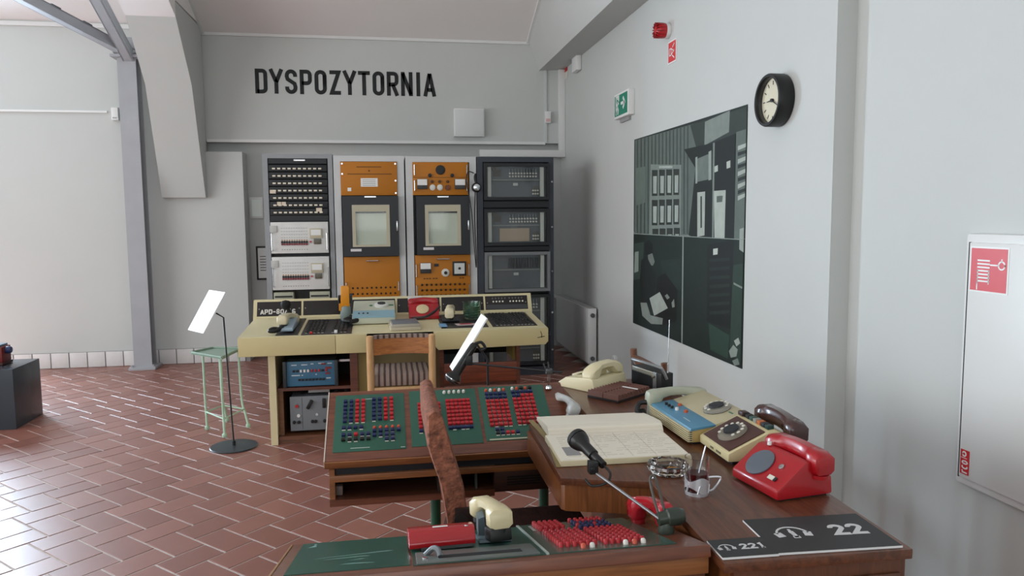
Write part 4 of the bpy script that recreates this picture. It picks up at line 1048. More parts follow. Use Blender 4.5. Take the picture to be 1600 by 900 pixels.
rr = [[(a[0], a[1]-.004, a[2]) for a in (Vector(q) for q in r)] for r in rr]
P().rings([[(r[0][0], r[0][1]+.0, .757), (r[1][0], r[1][1]+.012, .757), (r[2][0], r[2][1]+.012, .778), (r[3][0], r[3][1]+.0, .778)] for r in rr]).obj('back_pad', m_str, t)
P().box(-.19, .19, -.01, .40, .42, .45, b=.006).obj('seat_frame', m_ch, t)
P().box(-.185, .185, -.005, .38, .45, .535, b=.035).obj('cushion', m_str, t)

# ================================================================== WOODEN DISPATCHER CONSOLE (middle)
m_oak = wood('562d1e', '76432c', .36, (2, 28, 28), 2.2, .15); m_edge = wood('6e4222', '8f5a30', .4, (2, 30, 30)); m_grn = mat('2a5848', .45, var=.05, vs_=8, name='green_panel')
m_dk = mat('191312', .6); m_navy = mat('1c2550', .35); m_rbt = mat('b01f28', .35); m_wht = mat('e6e3dc', .4)
WA = R(28.4)
t = thing('dispatcher_console', 'sloping wooden dispatcher console with three green button panels', 'console', (0, 0, 0))
CX0, CX1 = -.218, .660
fr = P().box(CX0, CX1, 0, .347, -.028, 0, b=.003).obj('desk_slab', m_oak, t, (0, 2.508, .69), (WA, 0, 0))
P().box(CX0-.004, CX0, 0, .347, -.028, .001).obj('edge_band', mat('cbbfb2', .4), fr)
P().box(CX0-.002, CX1, -.006, .0, -.03, -.0015, b=.002).obj('front_lip', m_edge, fr)
# button meshes shared by all panels
def btn(h, sx=.0067, sy=.0058, hz=.010):
    return P().box(-sx, sx, -sy, sy, 0, hz, b=.0018).mesh('button', h)
b_red, b_nav, b_blk = btn(m_rbt), btn(m_navy), btn(m_black)
b_tag = P().box(-.0062, .0062, -.0018, .0018, 0, .0016).mesh('name_strip', mat('d2d0c4', .5))
b_lamp = P().lathe([(.006, 0), (.006, .006), (.004, .010), (.0001, .011)], 10).mesh('lamp', mat('d9d5cc', .25))
b_lampr = P().lathe([(.006, 0), (.006, .006), (.004, .010), (.0001, .011)], 10).mesh('lamp', mat('c4543c', .25))
def field(panel, x0, x1, s0, s1, rows, lab=True):
    """rows top-down: strings of r (red) n (navy) k (black) w (lamp) o (orange lamp) . (gap)"""
    nr = len(rows); nc = max(len(r) for r in rows)
    for j, r in enumerate(rows):
        sy = s0+(s1-s0)*(j/(nr-1) if nr > 1 else 0)
        for i, ch in enumerate(r):
            x = x0+(x1-x0)*(i/(nc-1) if nc > 1 else 0)
            me = {'r': b_red, 'n': b_nav, 'k': b_blk, 'w': b_lamp, 'o': b_lampr}.get(ch)
            if me:
                put('lamp' if ch in 'wo' else 'button', me, panel, (x, sy, .002))
                if ch not in 'wo' and random.random() < .6: put('name_strip', b_tag, panel, (x, sy-.0082, .002))
def gpanel(x0, x1, s0, s1):
    return P().box(x0, x1, s0, s1, 0, .002, b=.0005).obj('green_panel', m_grn, fr)
g = gpanel(-.194, .054, .038, .324)
field(g, -.158, -.094, .286, .183, ['nnrr']*6); field(g, -.056, .007, .291, .187, ['nnrr']*6)
field(g, -.16, -.10, .150, .150, ['nnnn']); field(g, -.16, -.075, .115, .092, ['nnrnn', 'kkkkk'])
field(g, -.054, .03, .143, .143, ['ooooo']); field(g, -.054, .03, .128, .086, ['nnnnn', 'nnnn.', '..nn.'])
P().box(-.135, -.07, .052, .055, .002, .0024).box(-.095, -.06, .297, .300, .002, .0024).box(.035, .05, .045, .048, .002, .0024).obj('legend', mat('a9b8ae', .6), g)
g = gpanel(.073, .322, .044, .331)
field(g, .108, .178, .250, .114, ['rrrrr']*7+['nnnnn']); field(g, .212, .288, .262, .122, ['rrrrrr']*7+['nnnnnn']); field(g, .204, .277, .312, .312, ['wwwww'])
g = gpanel(.334, .585, .050, .335)
field(g, .362, .430, .311, .125, ['owowo', 'nnnnn', 'nnnnn', 'rrrrr', 'rrrrr', 'rrrrr', 'rrrrr', 'rrrrr', 'rrrrr', 'rrrrr'])
field(g, .378, .45, .101, .083, ['nn...', 'knrrn'])
field(g, .464, .532, .315, .128, ['wokok', 'nnnnn', 'nnrrr', 'rrrrr', 'rrrrr', 'rrrrr', 'rrrrr', 'rrrrr', 'rrrrr', 'rrrrr'])
P().box(.345, .50, .053, .059, .002, .0026).obj('worn_edge', mat('b9b59c', .8), g)
# body under the slab
c28, s28 = math.cos(WA), math.sin(WA)
hy, hz_ = 2.508+.347*c28, .69+.347*s28
P().box(CX0+.02, CX1, hy-.03, hy-.012, .53, hz_-.04).obj('rear_board', m_oak, t)
P().prism([(2.525, .528), (2.525, .655), (hy-.03, hz_-.05), (hy-.03, .528)], 'x', CX0+.012, CX0+.03).obj('side_board', m_edge, t)
P().prism([(2.525, .528), (2.525, .655), (hy-.03, hz_-.05), (hy-.03, .528)], 'x', CX1-.02, CX1-.002).obj('side_board', m_oak, t)
P().box(CX0+.012, CX1-.01, 2.535, 2.56, .632, .66).obj('dark_rebate', mat('14161c', .5), t)
P().box(CX0+.012, CX1-.01, 2.52, 2.54, .612, .634, b=.002).obj('upper_rail', m_edge, t)
P().box(CX0+.012, .355, 2.52, 2.78, .538, .552).obj('shelf', wood('3c2216', '583222', .5), t)
P().box(CX0+.012, .355, 2.515, 2.522, .530, .552).obj('shelf_edge', m_oak, t)
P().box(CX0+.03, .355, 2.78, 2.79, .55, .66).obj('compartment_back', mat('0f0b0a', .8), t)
P().box(.16, .168, 2.53, 2.78, .552, .63).obj('divider', mat('2d221d', .7), t)
P().box(.172, .222, 2.54, 2.60, .552, .61, b=.003).cyl((.2, 2.538, .575), (.2, 2.542, .575), .008, n=10, m=1).obj('socket_box', [mat('3b3733', .6), m_chrome], t)
P().box(-.19, -.165, 2.56, 2.59, .552, .585, b=.004).obj('plug', mat('7d7069', .6), t)
P().box(.29, .297, 2.54, 2.75, .552, .625).obj('glass_edge', mat('4d524c', .2), t)
bx = P().box(.355, .64, 2.525, 2.80, .538, .634, b=.003).obj('closed_box', wood('2c150d', '40200f', .5), t)
for k in range(4): P().box(.40, .52, 2.522, 2.526, .562+k*.009, .566+k*.009).obj('vent_slot', mat('0a0808', .8), bx)
m_gp = mat('1f4c37', .4, var=.06, vs_=8)
for (x, y) in ((.155, 2.62), (.56, 2.66)):
    P().cyl((x, y, .012), (x, y, .53), .0185, n=18).obj('pedestal_tube', m_gp, t)
    P().lathe([(.09, 0), (.09, .01), (.02, .014), (.0001, .014)], 24, at=(x, y, 0)).obj('foot', m_gp, t)

# boom microphone on the wooden console
SP = lambda x, s, h=0: (x, 2.508+s*c28-h*s28, .69+s*s28+h*c28)
b0 = SP(.607, .314, .0)
t = thing('boom_microphone', 'black tube microphone on a thin horizontal boom above the wooden console', 'microphone', b0)
P().lathe([(.014, 0), (.012, .008), (.005, .012), (.0001, .012)], 12).obj('base', m_chrome, t)
P().cyl((0, 0, .0), (0, -.01, .075), .0035, n=8).obj('post', m_chrome, t)
P().box(-.013, .013, -.022, .002, .058, .078, b=.004).cyl((-.012, -.01, .072), (-.022, -.01, .1), .003, n=6).cyl((.0, -.01, .072), (-.004, -.01, .105), .003, n=6).obj('clamp', mat('4c4c4c', .35, .6), t)
e = Vector((.30, 2.9, .928))-Vector(b0)
P().tube([(.05, -.02, .064), (0, -.01, .068), tuple(e)], .004, 8, sm=1).obj('boom', m_rod, t)
m0, m1 = Vector((.332, 2.9, .996))-Vector(b0), Vector((.245, 2.9, .862))-Vector(b0); dd = (m1-m0)
P().loft2([(m0-dd*.06, .010), (m0, .015), (m0+dd*.3, .0165), (m0+dd*.80, .019), (m0+dd*.84, .024), (m0+dd*.93, .033), (m0+dd*1.0, .034), (m0+dd*1.06, .024)], 16).obj('body', mat('141414', .25), t)
P().loft2([(m0+dd*.94, .0345), (m0+dd*.965, .0345)], 20).obj('chrome_ring', m_chrome, t)
P().box(-.014, .014, -.018, .018, -.02, .02, b=.004).obj('clip', m_rod, t, tuple(e+Vector((.012, 0, .012))))
P().tube([m0-dd*.05, m0+Vector((.03, 0, .012)), m0+Vector((.045, 0, -.01)), m0+Vector((.03, 0, -.02))], .006, 8).obj('cord', m_black, t)
# grey receiver on the right of the wooden console
t = thing('grey_receiver', 'light grey receiver lying on the right end of the wooden console', 'receiver', SP(.622, .185, .001))
handset(t, .20, .02, .05, mat('aeb0ae', .25), (.015, 0, .0), (WA*.9, 0, R(97)), mat('9a9c9b', .4))

# ================================================================== DESK ALONG THE SIDE WALL
DZ = .78
m_top = wood('4a2818', '683c25', .34, (26, 2.5, 26), 2.0, .12); m_side = wood('6b3d1e', '8a532c', .4, (26, 26, 2.5))
t = thing('writing_desk', 'long brown wooden desk with a projecting writing leaf along the side wall', 'desk', (0, 0, 0))
poly = [(.676, 1.400), (1.104, 1.39), (1.172, 3.14), (.728, 3.14), (.705, 2.53), (.478, 2.515), (.462, 1.967), (.694, 1.895)]
P().prism(poly[::-1], 'z', DZ-.022, DZ, bev=.002).obj('desk_top', m_top, t)
ins = [(.472, 2.50), (.456+.012, 1.985), (.475, 1.975), (.694, 1.905)]
P().prism([(.470, 2.505), (.468, 1.99), (.478, 1.976), (.486, 1.99), (.488, 2.505)], 'z', DZ-.10, DZ-.022, bev=.0015).obj('leaf_apron', m_side, t)
P().prism([(.476, 1.976), (.70, 1.903), (.70, 1.92), (.482, 1.992)], 'z', DZ-.10, DZ-.022).obj('leaf_apron', m_side, t)
P().prism([(.488, 2.49), (.70, 2.505), (.70, 2.49), (.488, 2.475)], 'z', DZ-.10, DZ-.022).obj('leaf_apron', m_side, t)
P().box(.50, .69, 2.0, 2.48, DZ-.098, DZ-.09).obj('leaf_bottom', m_dk, t)
P().prism([(.698, 1.42), (.712, 1.42), (.726, 3.10), (.712, 3.10)], 'z', 0, DZ-.022).obj('side_panel', m_side, t)
P().prism([(1.075, 1.41), (1.09, 1.41), (1.155, 3.10), (1.14, 3.10)], 'z', 0, DZ-.022).obj('side_panel', m_side, t)
P().box(.70, 1.098, 1.405, 1.42, 0, DZ-.022).obj('end_panel', wood('4f2b18', '643820', .4, (26, 26, 2.5)), t)
P().box(.715, 1.083, 1.398, 1.408, .06, DZ-.055, b=.002).obj('end_field', wood('4a2816', '5e341c', .4, (26, 26, 2.5)), t)
P().box(.735, 1.14, 3.085, 3.1, 0, DZ-.022).obj('end_panel', m_side, t)

# ledger
m_pg = stripes('ddd5c3', 'e4ddcd', 1, 30, .85, .3, .6, 'ruled_paper')
t = thing('ledger_book', 'large open ledger with handwritten yellowed pages on the desk leaf', 'book', (.69, 2.30, DZ+.001), R(-2))
P().box(-.20, .19, -.258, .0, 0, .016, b=.002).obj('page_block', mat('cbbf9f', .85, var=.05, vs_=30), t)
P().box(-.198, .186, -.255, .0, .0162, .018).obj('near_page', m_pg, t)
n = 14; up = []
for i in range(n+1):
    k = i/n; y = .245*k
    up.append((y, .030*(1-k)**.8*min(1, (k*9)**.5)+.012))
prof = up+[(.245, 0), (.0, 0)]
P().prism(prof, 'x', -.185, .195).obj('far_pages', mat('d0c8b4', .85, var=.04, vs_=20), t)
P().prism([(a, b+.0006) for a, b in up]+[(a, b-.001) for a, b in reversed(up)], 'x', -.187, .196).obj('far_page', m_pg, t)
P().prism([(-.215, .235), (-.20, .225), (-.178, .0), (-.20, -.26), (-.212, -.255), (-.195, 0)], 'z', 0, .006).obj('cover', mat('8a7a52', .8), t)
ln = P()
for r in range(11):
    x = -.17
    while x < .15:
        w_ = random.uniform(.012, .04)
        if random.random() < .72: ln.box(x, x+w_, -.225+r*.019, -.2238+r*.019, .018, .0184)
        x += w_+.006
for q in (-.12, -.06, .02, .09): ln.box(q, q+.0012, -.245, -.01, .018, .0184)
o = ln.obj('handwriting', mat('b4ac9e', .9), t); o['kind'] = 'stuff'
P().box(-.172, -.128, -.215, -.135, .018, .0187).obj('stamp', mat('8c8a88', .8), t, rot=(0, 0, .0))

# ---- telephones on the desk
m_crm = mat('d6cba6', .35, coat=.2)
t = thing('desk_telephone', 'cream rounded telephone at the far end of the wooden desk', 'telephone', (.862, 3.035, DZ), R(33.8))
P().prism([(-.105, 0), (-.11, .012), (-.10, .052), (-.085, .058), (-.05, .055), (.05, .045), (.09, .02), (.092, 0)], 'x', -.107, .107, bev=.005).obj('body', m_crm, t, (0, .02, 0))
P().prism([(-.05, .045), (-.05, .085), (-.03, .085), (-.022, .045)], 'x', -.038, .045, bev=.003).obj('cradle', mat('cfc19a', .35), t, (0, .02, 0))
rr = []
for (x, zb, zt, w_) in ((-.5, .055, .062, .6), (-.47, .048, .078, .9), (-.40, .046, .095, 1), (-.30, .048, .104, 1), (-.24, .06, .108, .95), (-.18, .084, .110, .85), (0, .088, .113, .8), (.18, .086, .113, .85), (.24, .066, .112, .95), (.30, .056, .11, 1), (.42, .054, .10, 1), (.48, .056, .085, .9), (.5, .06, .07, .6)):
    rr.append([(x*.21, y-.045, z+(zb+zt)/2) for (y, z) in sect(0, 0, .032*w_, (zt-zb)/2, k=.35)])
P().rings(rr).obj('handset', m_crm, t, ang=50)
P().lathe([(.04, 0), (.04, .008), (.0001, .01)], 24, at=(0, .075, .043), M=Matrix.Rotation(R(-20), 4, 'X')).obj('dial', mat('c6bfa4', .4), t)
P().tube([(.10, -.04, .06), (.14, -.02, .055), (.15, .0, .03), (.13, .01, .01)], .005, 8).tube([(.12, -.03, .005), (.14, 0, .02), (.13, .02, .005)], .008, 8).obj('cord', m_black, t)

t = thing('card_index', 'brown ribbed flip index tray with one white card on the desk', 'card index', (.915, 2.853, DZ), R(36.5)); t.scale = (.757, .72, 1.0)
P().box(-.15, .15, -.105, .105, 0, .01, b=.002).obj('base', mat('1c1210', .7), t)
sl = P().prism([(-.0122, .0), (.0122, .0), (.0122, .004), (-.0075, .022), (-.0105, .020)], 'y', -.05, .05).mesh('flap', mat('6a483f', .35))
for i in range(12):
    for s in (-1, 1): put('flap', sl, t, (-.137+i*.0248, s*.0525, .010))
P().box(-.006, .004, -.10, .003, .031, .0335).obj('white_card', m_white, t, (.03, 0, 0))

t = thing('portable_radio', 'small black portable radio with chrome handle and raised antenna on the desk', 'radio', (1.062, 2.945, DZ), R(-76))
P().box(-.108, .108, -.005, .055, 0, .082, b=.004).obj('body', m_black, t)
P().box(-.105, .05, -.0075, -.004, .01, .06).obj('speaker_cloth', mat('14161a', .8), t)
P().box(-.1, .055, -.009, -.004, .062, .080, b=.002).obj('tuning_scale', mat('b7b3a2', .3), t)
P().box(.055, .078, -.010, .0, .0, .082, b=.003).obj('chrome_strip', mat('a9abad', .3, .8), t)
P().lathe([(.009, 0), (.009, .008), (.0001, .009)], 14, at=(.066, -.009, .066), M=MX).obj('knob', m_chrome, t)
for k in range(3): P().box(-.1, .055, -.0100, -.0085, .064+k*.005, .066+k*.005).obj('scale_line', m_dark, t)
P().tube([(-.11, .02, .06), (-.112, .0, .10), (-.09, -.004, .108), (.085, -.004, .108), (.11, .0, .10), (.112, .02, .06)], .0065, 8, sm=3).obj('handle', mat('9c9ea0', .3, .7), t)
P().cyl((.098, .035, .08), (.105, .035, .30), .0016, n=6).cyl((.098, .035, .07), (.098, .035, .12), .004, n=8).obj('antenna', mat('d8d8d8', .2, .8), t)

m_bei2 = mat('b3a98a', .4); m_blu = mat('4f84a0', .35)
t = thing('intercom_telephone', 'beige and blue desk intercom with ribbed front and grey receiver', 'telephone', (.925, 2.345, DZ), R(-88.5))
# local x runs towards the viewer, local y into the desk
P().prism([(.006, .006), (.006, .046), (.085, .056), (.20, .085), (.205, .08), (.205, .006)], 'x', -.165, .165, bev=.003).obj('body', mat('b59a60', .45), t)
P().box(-.163, .163, .01, .2, 0, .008).obj('base', m_black, t)
P().prism([(.0, .043), (.002, .052), (.085, .0605), (.085, .054)], 'x', -.168, .168, bev=.001).obj('blue_top', m_blu, t)
P().prism([(.086, .055), (.086, .061), (.20, .090), (.20, .084)], 'x', -.168, .168, bev=.001).obj('beige_top', m_bei2, t)
sl = P().box(-.166, .166, -.006, .008, -.0016, .0016, b=.0005).mesh('slat', mat('c6b995', .45))
for k in range(6): put('slat', sl, t, (0, 0, .010+k*.0066))
P().box(-.165, .165, .0025, .007, .006, .044).obj('grille_back', m_dk, t)
Mb = Matrix.Rotation(math.atan2(.029, .114), 4, 'X')
P().lathe([(.046, 0), (.045, .008), (.03, .013), (.0001, .013)], 32, at=(.05, .148, .077), M=Mb).obj('dial', glass('e8e8e4', .08), t)
P().lathe([(.043, .001), (.0001, .003)], 32, at=(.05, .148, .077), M=Mb).obj('dial_plate', mat('d4cfc2', .4), t)
fh = P().cyl((0, 0, .012), (0, 0, .0145), .0052, n=10).mesh('finger_hole', mat('d6d2c6', .3))
dfr = bpy.data.objects.new('finger_holes_frame', None)
for k in range(10):
    a = R(40+k*28); v = Mb @ Vector((.037*math.cos(a), .037*math.sin(a), 0)); put('finger_hole', fh, t, (.05+v.x, .148+v.y, .077+v.z), (math.atan2(.029, .114), 0, 0))
bpy.data.objects.remove(dfr)
P().lathe([(.026, .012), (.024, .018), (.0001, .019)], 26, at=(.05, .148, .077), M=Mb).obj('dial_centre', m_dark, t)
for x in (-.12, -.095, -.07): P().cyl((x, .04, .054), (x, .04, .064), .0055, n=10).obj('button', m_black, t)
P().cyl((-.085, .075, .058), (-.085, .075, .066), .007, n=10).obj('orange_button', mat('c0562e', .4), t); P().cyl((.0, .06, .056), (.0, .06, .066), .007, n=10).obj('orange_button', mat('c0562e', .4), t)
P().cyl((-.04, .045, .055), (-.04, .045, .066), .006, n=10).obj('white_button', m_white, t)
P().box(.105, .13, .16, .178, .080, .0815).obj('green_tag', mat('1d6a4e', .4), t, rot=(0, 0, 0))
P().box(.05, .10, .028, .031, .0555, .0562).obj('maker_mark', mat('b9c6c9', .4), t)
handset(t, .225, .024, .06, mat('a7aa97', .4), (-.185, .105, .035), (0, 0, R(90)), mat('8f9282', .4))
P().box(-.205, -.16, .0, .20, 0, .04, b=.004).obj('receiver_rest', mat('8f9282', .45), t)
P().tube([(-.19, -.005, .05), (-.2, -.03, .045), (-.18, -.045, .02), (-.16, -.03, .01), (-.19, -.02, .02), (-.17, -.05, .01), (-.13, -.035, .008)], .009, 8).obj('coiled_cord', m_black, t)

t = thing('desk_telephone', 'cream telephone with brown face plate and dark brown receiver on the desk', 'telephone', (.955, 2.064, DZ), R(-90))
P().prism([(.0, .012), (.0, .036), (.125, .093), (.15, .096), (.175, .085), (.178, .012)], 'x', -.1, .1, bev=.004).obj('body', mat('cdbf94', .4), t)
P().box(-.085, .085, .02, .165, 0, .013).obj('base', m_black, t)
fa = math.atan2(.057, .125)
fp = P().box(-.088, .088, .008, .130, .0, .003, b=.001).obj('face_plate', mat('4a2e28', .45), t, (0, 0, .0365), (fa, 0, 0))
P().lathe([(.046, .003), (.045, .010), (.03, .015), (.0001, .015)], 32, at=(.0, .068, 0)).obj('dial', glass('efece6', .08), fp)
P().lathe([(.044, .0032), (.0001, .0045)], 32, at=(.0, .068, 0)).obj('dial_plate', mat('bdb5a6', .4), fp)
for k in range(10):
    a = R(-20+k*28); put('finger_hole', fh, fp, (.037*math.cos(a), .068+.037*math.sin(a), .001))
P().lathe([(.025, .014), (.023, .02), (.0001, .021)], 26, at=(0, .068, 0)).obj('dial_centre', m_dark, fp)
kcol = [m_dk, m_dk, mat('2b4a40', .4), mat('8d8a80', .4), mat('b2602e', .4), m_dark, mat('1c3a36', .4)]
for k, m_ in enumerate(kcol): P().box(-.010, .010, -.010, .010, 0, .012, b=.002).obj('key', m_, t, (-.075+k*.024, .141, .094), (.05, 0, 0))
P().box(-.1, -.07, .125, .15, .094, .108, b=.004).obj('switch_block', mat('3a201c', .4), t)
P().box(.02, .05, -.0015, .0, .02, .026).box(-.02, .0, -.0015, .0, .02, .026).obj('maker_mark', mat('6b6248', .5), t)
P().box(-.11, .11, .178, .225, .02, .062, b=.006).obj('receiver_rest', mat('cdbf94', .4), t)
handset(t, .22, .03, .066, mat('3f2420', .25, coat=.4), (.015, .205, .06), (0, .04, 0), mat('33201c', .3), grip=.6)
P().tube([(.09, .185, .085), (.10, .16, .06), (.105, .155, .03), (.11, .17, .01), (.115, .2, .015)], .010, 8).obj('coiled_cord', m_black, t)

t = wedge_phone('desk_telephone', 'bright red telephone with blank grey dial plate nearest on the desk', (.938, 1.782, DZ), R(-82), .196, .16, [(0, .004), (0, .028), (.082, .092), (.10, .096), (.108, .072), (.165, .052), (.168, .004)], m_redp, m_redp, (.01, .130, .056), .212, .030, .062)
ra = math.atan2(.064, .082)
fp = P().lathe([(.042, 0), (.042, .003), (.038, .0045), (.0001, .0045)], 36).obj('dial_plate', mat('5c626a', .45, var=.05), t, (-.028, .040, .0605), (ra, 0, 0))
P().lathe([(.008, 0), (.008, .003), (.004, .004), (.0001, .004)], 16).obj('emblem', m_chrome, t, (.045, .052, .0695), (ra, 0, 0))
P().box(-.012, .010, -.006, .006, 0, .003).obj('number_label', mat('d8d4c4', .4), t, (.048, .020, .0455), (ra, 0, 0)); P().box(.011, .018, -.006, .006, 0, .003).obj('label_end', m_dark, t, (.048, .020, .0455), (ra, 0, 0))
P().cyl((-.055, .088, .096), (-.055, .088, .104), .006, n=10).obj('hook_button', m_white, t)
P().box(-.09, .09, .012, .155, 0, .006).obj('base', m_black, t)

# crystal ashtray, tea glass
m_gl = glass('f4f6f6', .02)
t = thing('glass_ashtray', 'round cut crystal ashtray on the desk beside the ledger', 'ashtray', (.767, 1.945, DZ))
p = P(); n = 28
prof = [(.0001, .0), (.040, .0), (.050, .006), (.058, .022), (.056, .030), (.046, .031), (.038, .014), (.0001, .010)]
vs = []
for (r, z) in prof:
    for k in range(n):
        a = 2*PI*k/n; f_ = 1+(.045 if k % 2 else -.03)*(1 if .005 < z and r > .045 else 0); vs.append((r*f_*math.cos(a), r*f_*math.sin(a), z))
fs = []
for i in range(len(prof)-1):
    for k in range(n): fs.append([i*n+k, i*n+(k+1) % n, (i+1)*n+(k+1) % n, (i+1)*n+k])
p._add(vs, fs); p.obj('bowl', m_gl, t, ang=8)
for k in range(3): P().cyl((-.015+k*.012, -.01+k*.008, .013), (.005+k*.01, .004-k*.006, .016), .0028, n=8).obj('cigarette_end', mat('a8763c', .8), t)

t = thing('tea_glass', 'tea glass with dark red tea in a metal holder on the desk', 'tea glass', (.782, 1.785, DZ))
P().lathe([(.0001, .004), (.026, .004), (.028, .008), (.0315, .098), (.0300, .098), (.0268, .010), (.0001, .008)], 32).obj('glass', m_gl, t)
P().lathe([(.0001, .0085), (.0264, .0085), (.0282, .057), (.0001, .057)], 32).obj('tea', mat('4a0c10', .1), t)
p = P(); n = 40
for (z0, z1) in ((0, .006), (.008, .040)):
    pass
p.lathe([(.0285, .0), (.030, .0), (.031, .010), (.0295, .010)], 40, close=True)
vs = []; 
for k in range(n):
    a = 2*PI*k/n; lo = .014+.009*math.sin(2*a+.6); hi = .044+.006*math.sin(3*a)
    for z in (lo, hi):
        for r in (.0300, .0318): vs.append((r*math.cos(a), r*math.sin(a), z))
fs = []
for k in range(n):
    a, b = 4*k, 4*((k+1) % n); fs += [[a, b, b+2, a+2], [a+1, a+3, b+3, b+1], [a, a+1, b+1, b], [a+2, b+2, b+3, a+3]]
p._add(vs, fs)
for k in range(6):
    a = 2*PI*k/6+.2; p.box(-.004, .004, -.001, .001, 0, .022, rot=None) if False else p.cyl((.0305*math.cos(a), .0305*math.sin(a), .008), (.031*math.cos(a+.2), .031*math.sin(a+.2), .03), .003, n=6)
p.obj('holder', mat('cfd1d6', .3, .6), t)
P().tube([(.029, -.008, .044), (.052, -.014, .046), (.058, -.016, .040), (.04, -.012, .012), (.028, -.008, .008)], .0028, 8, sm=2).obj('holder_handle', mat('cfd1d6', .3, .6), t)
P().cyl((-.008, -.006, .02), (.026, .008, .122), .0022, n=8).obj('spoon', mat('a9abb0', .25, .8), t)

# museum number boards
m_bd = mat('2b2c2d', .55); m_core = mat('dedede', .6); m_ink = mat('c9c9c9', .6)
FZ = lambda u, v, d: (u, v, d)
def board(loc, rz, W, D, label, digits, ih, dx, dk):
    t = thing('number_board', label, 'number board', loc, rz)
    P().box(-W/2, W/2, -D/2, D/2, 0, .0045).obj('board', m_core, t); P().box(-W/2, W/2-.0005, -D/2+.0012, D/2, .0045, .0049).obj('dark_face', m_bd, t)
    p = P(); h = ih; ox, oy = -W*.22 if W > .2 else -W*.28, -D*.08
    strokes(p, [arc(0, .25, .72, .72, 5, 175, 14)], ox, oy, h, h*.10, FZ, (.0048, .0054)); strokes(p, [[(-.70, .42), (-.62, .0)], [(.70, .42), (.62, .0)]], ox, oy, h, h*.36, FZ, (.0048, .0054))
    strokes(p, glyph('i', .46, .2), ox-.2*h, oy-.12*h, h*.9, h*.2, FZ, (.0048, .0054))
    p.obj('headphone_symbol', m_ink, t)
    dh = ih*dk; x = dx
    for c in digits:
        q = P(); strokes(q, glyph(c, .66, .2), 0, 0, dh, dh*.2, FZ, (.0048, .0054)); q.obj('digit', m_ink, t, (x, -D*.12, 0)); x += dh*.76
    return t
board((.949, 1.4945, DZ+.001), R(-3), .283, .178, 'dark grey board numbered 22 with headphones symbol on the desk corner', '22', .050, .030, 1.12)
board((.7435, 1.455, DZ+.001), R(-2), .125, .086, 'small dark grey board numbered 221 with headphones symbol on the desk corner', '221', .024, -.004, 1.08)

# chair standing between the desk and the wall
m_dch = wood('5a3524', '7a4c33', .4, (30, 30, 2))
t = thing('wooden_chair', 'brown wooden chair tucked between the desk and the side wall', 'chair', (1.225, 3.30, 0), R(92))
for x in (-.19, .19):
    P().loft2([((x, 0, 0), .016), ((x, 0, .45), .018), ((x, .03, .85), .016)], 10).obj('rear_leg', m_dch, t); P().loft2([((x*1.1, -.30, 0), .015), ((x*1.1, -.30, .43), .017)], 10).obj('front_leg', m_dch, t)
P().box(-.2, .2, -.34, .02, .43, .46, b=.008).obj('seat', m_dch, t)
rr = []
for i in range(9):
    x = -.185+.37*i/8; a = math.sin(PI*i/8); rr.append([(x, .015+.02*a, .70), (x, .032+.02*a, .70), (x, .042+.02*a, .82+.015*a), (x, .025+.02*a, .82+.015*a)])
P().rings(rr).obj('back_rail', m_dch, t)

# ================================================================== OFFICE CHAIR
m_fab = mat('84523f', .95, var=.55, vs_=60, bump=.6, bs=150, name='brown_plush')
t = thing('office_chair', 'brown patterned plush office chair seen from the side between the consoles', 'chair', (.42, 2.28, 0))
prof = [(-.318, .951), (-.318, .86), (-.30, .80), (-.281, .747), (-.262, .624), (-.25, .545), (-.20, .545), (-.205, .639), (-.218, .743), (-.256, .865), (-.276, .945), (-.285, .958), (-.30, .962)]
p = P(); rr = []
for (y, k) in ((-.225, .9), (-.215, .97), (-.19, 1), (0, 1.0), (.17, 1), (.20, .97), (.21, .9)):
    cx = sum(a for a, b in prof)/len(prof); cz = .75
    rr.append([((a-cx)*(.9 if k < .95 else 1)+cx, y, (b-cz)*(k*.1+.9)+cz) for a, b in prof])
p.rings(rr); p.obj('backrest', m_fab, t, ang=60)
P().box(-.25, .22, -.24, .20, .425, .505, b=.035).obj('seat', mat('3c211b', .95, var=.3, vs_=38, bump=.4, bs=160), t)
P().tube([(-.235, -.16, .66), (-.205, -.16, .50), (-.12, -.12, .42), (.0, 0, .40)], .016, 8).obj('back_bracket', m_rod, t)
P().cyl((-.228, -.236, .645), (-.228, -.222, .645), .02, n=14).obj('bracket_knob', mat('3a3a3a', .3, .5), t)
P().box(-.245, -.195, -.232, -.22, .56, .68, b=.003).obj('bracket_plate', mat('241512', .5), t)
P().cyl((0, -.02, .08), (0, -.02, .43), .025, n=14).obj('column', m_black, t)
for k in range(5):
    a = 2*PI*k/5+.3; P().loft2([((0, -.02, .09), .02), ((.26*math.cos(a), -.02+.26*math.sin(a), .055), .014)], 8).cyl((.26*math.cos(a)-.012, -.02+.26*math.sin(a), .025), (.26*math.cos(a)+.012, -.02+.26*math.sin(a), .025), .025, n=12).obj('foot', m_black, t)

# ================================================================== NEAR CONSOLE (slopes away from the viewer)
NA = math.atan2(.103, .40)
t = thing('near_console', 'wooden console with green panels in the foreground, sloping away from the viewer', 'console', (0, 0, 0))
NX0, NX1 = -.243, .668
sl_ = P().box(NX0, NX1, 0, .415, -.026, 0, b=.003).obj('desk_slab', m_oak, t, (0, 1.45, .80), (-NA, 0, 0))
P().box(NX0+.012, NX1-.006, 1.462, 1.48, .20, .772).obj('near_board', wood('4a2816', '60361f', .4, (2, 26, 26)), t)
P().box(NX0+.004, NX1-.002, 1.452, 1.466, .735, .776, b=.002).obj('apron_rail', m_edge, t)
P().prism([(1.48, .2), (1.48, .765), (1.84, .67), (1.84, .2)], 'x', NX0+.012, NX0+.03).obj('side_board', m_edge, t)
P().prism([(1.48, .2), (1.48, .765), (1.84, .67), (1.84, .2)], 'x', NX1-.024, NX1-.006).obj('side_board', m_side, t)
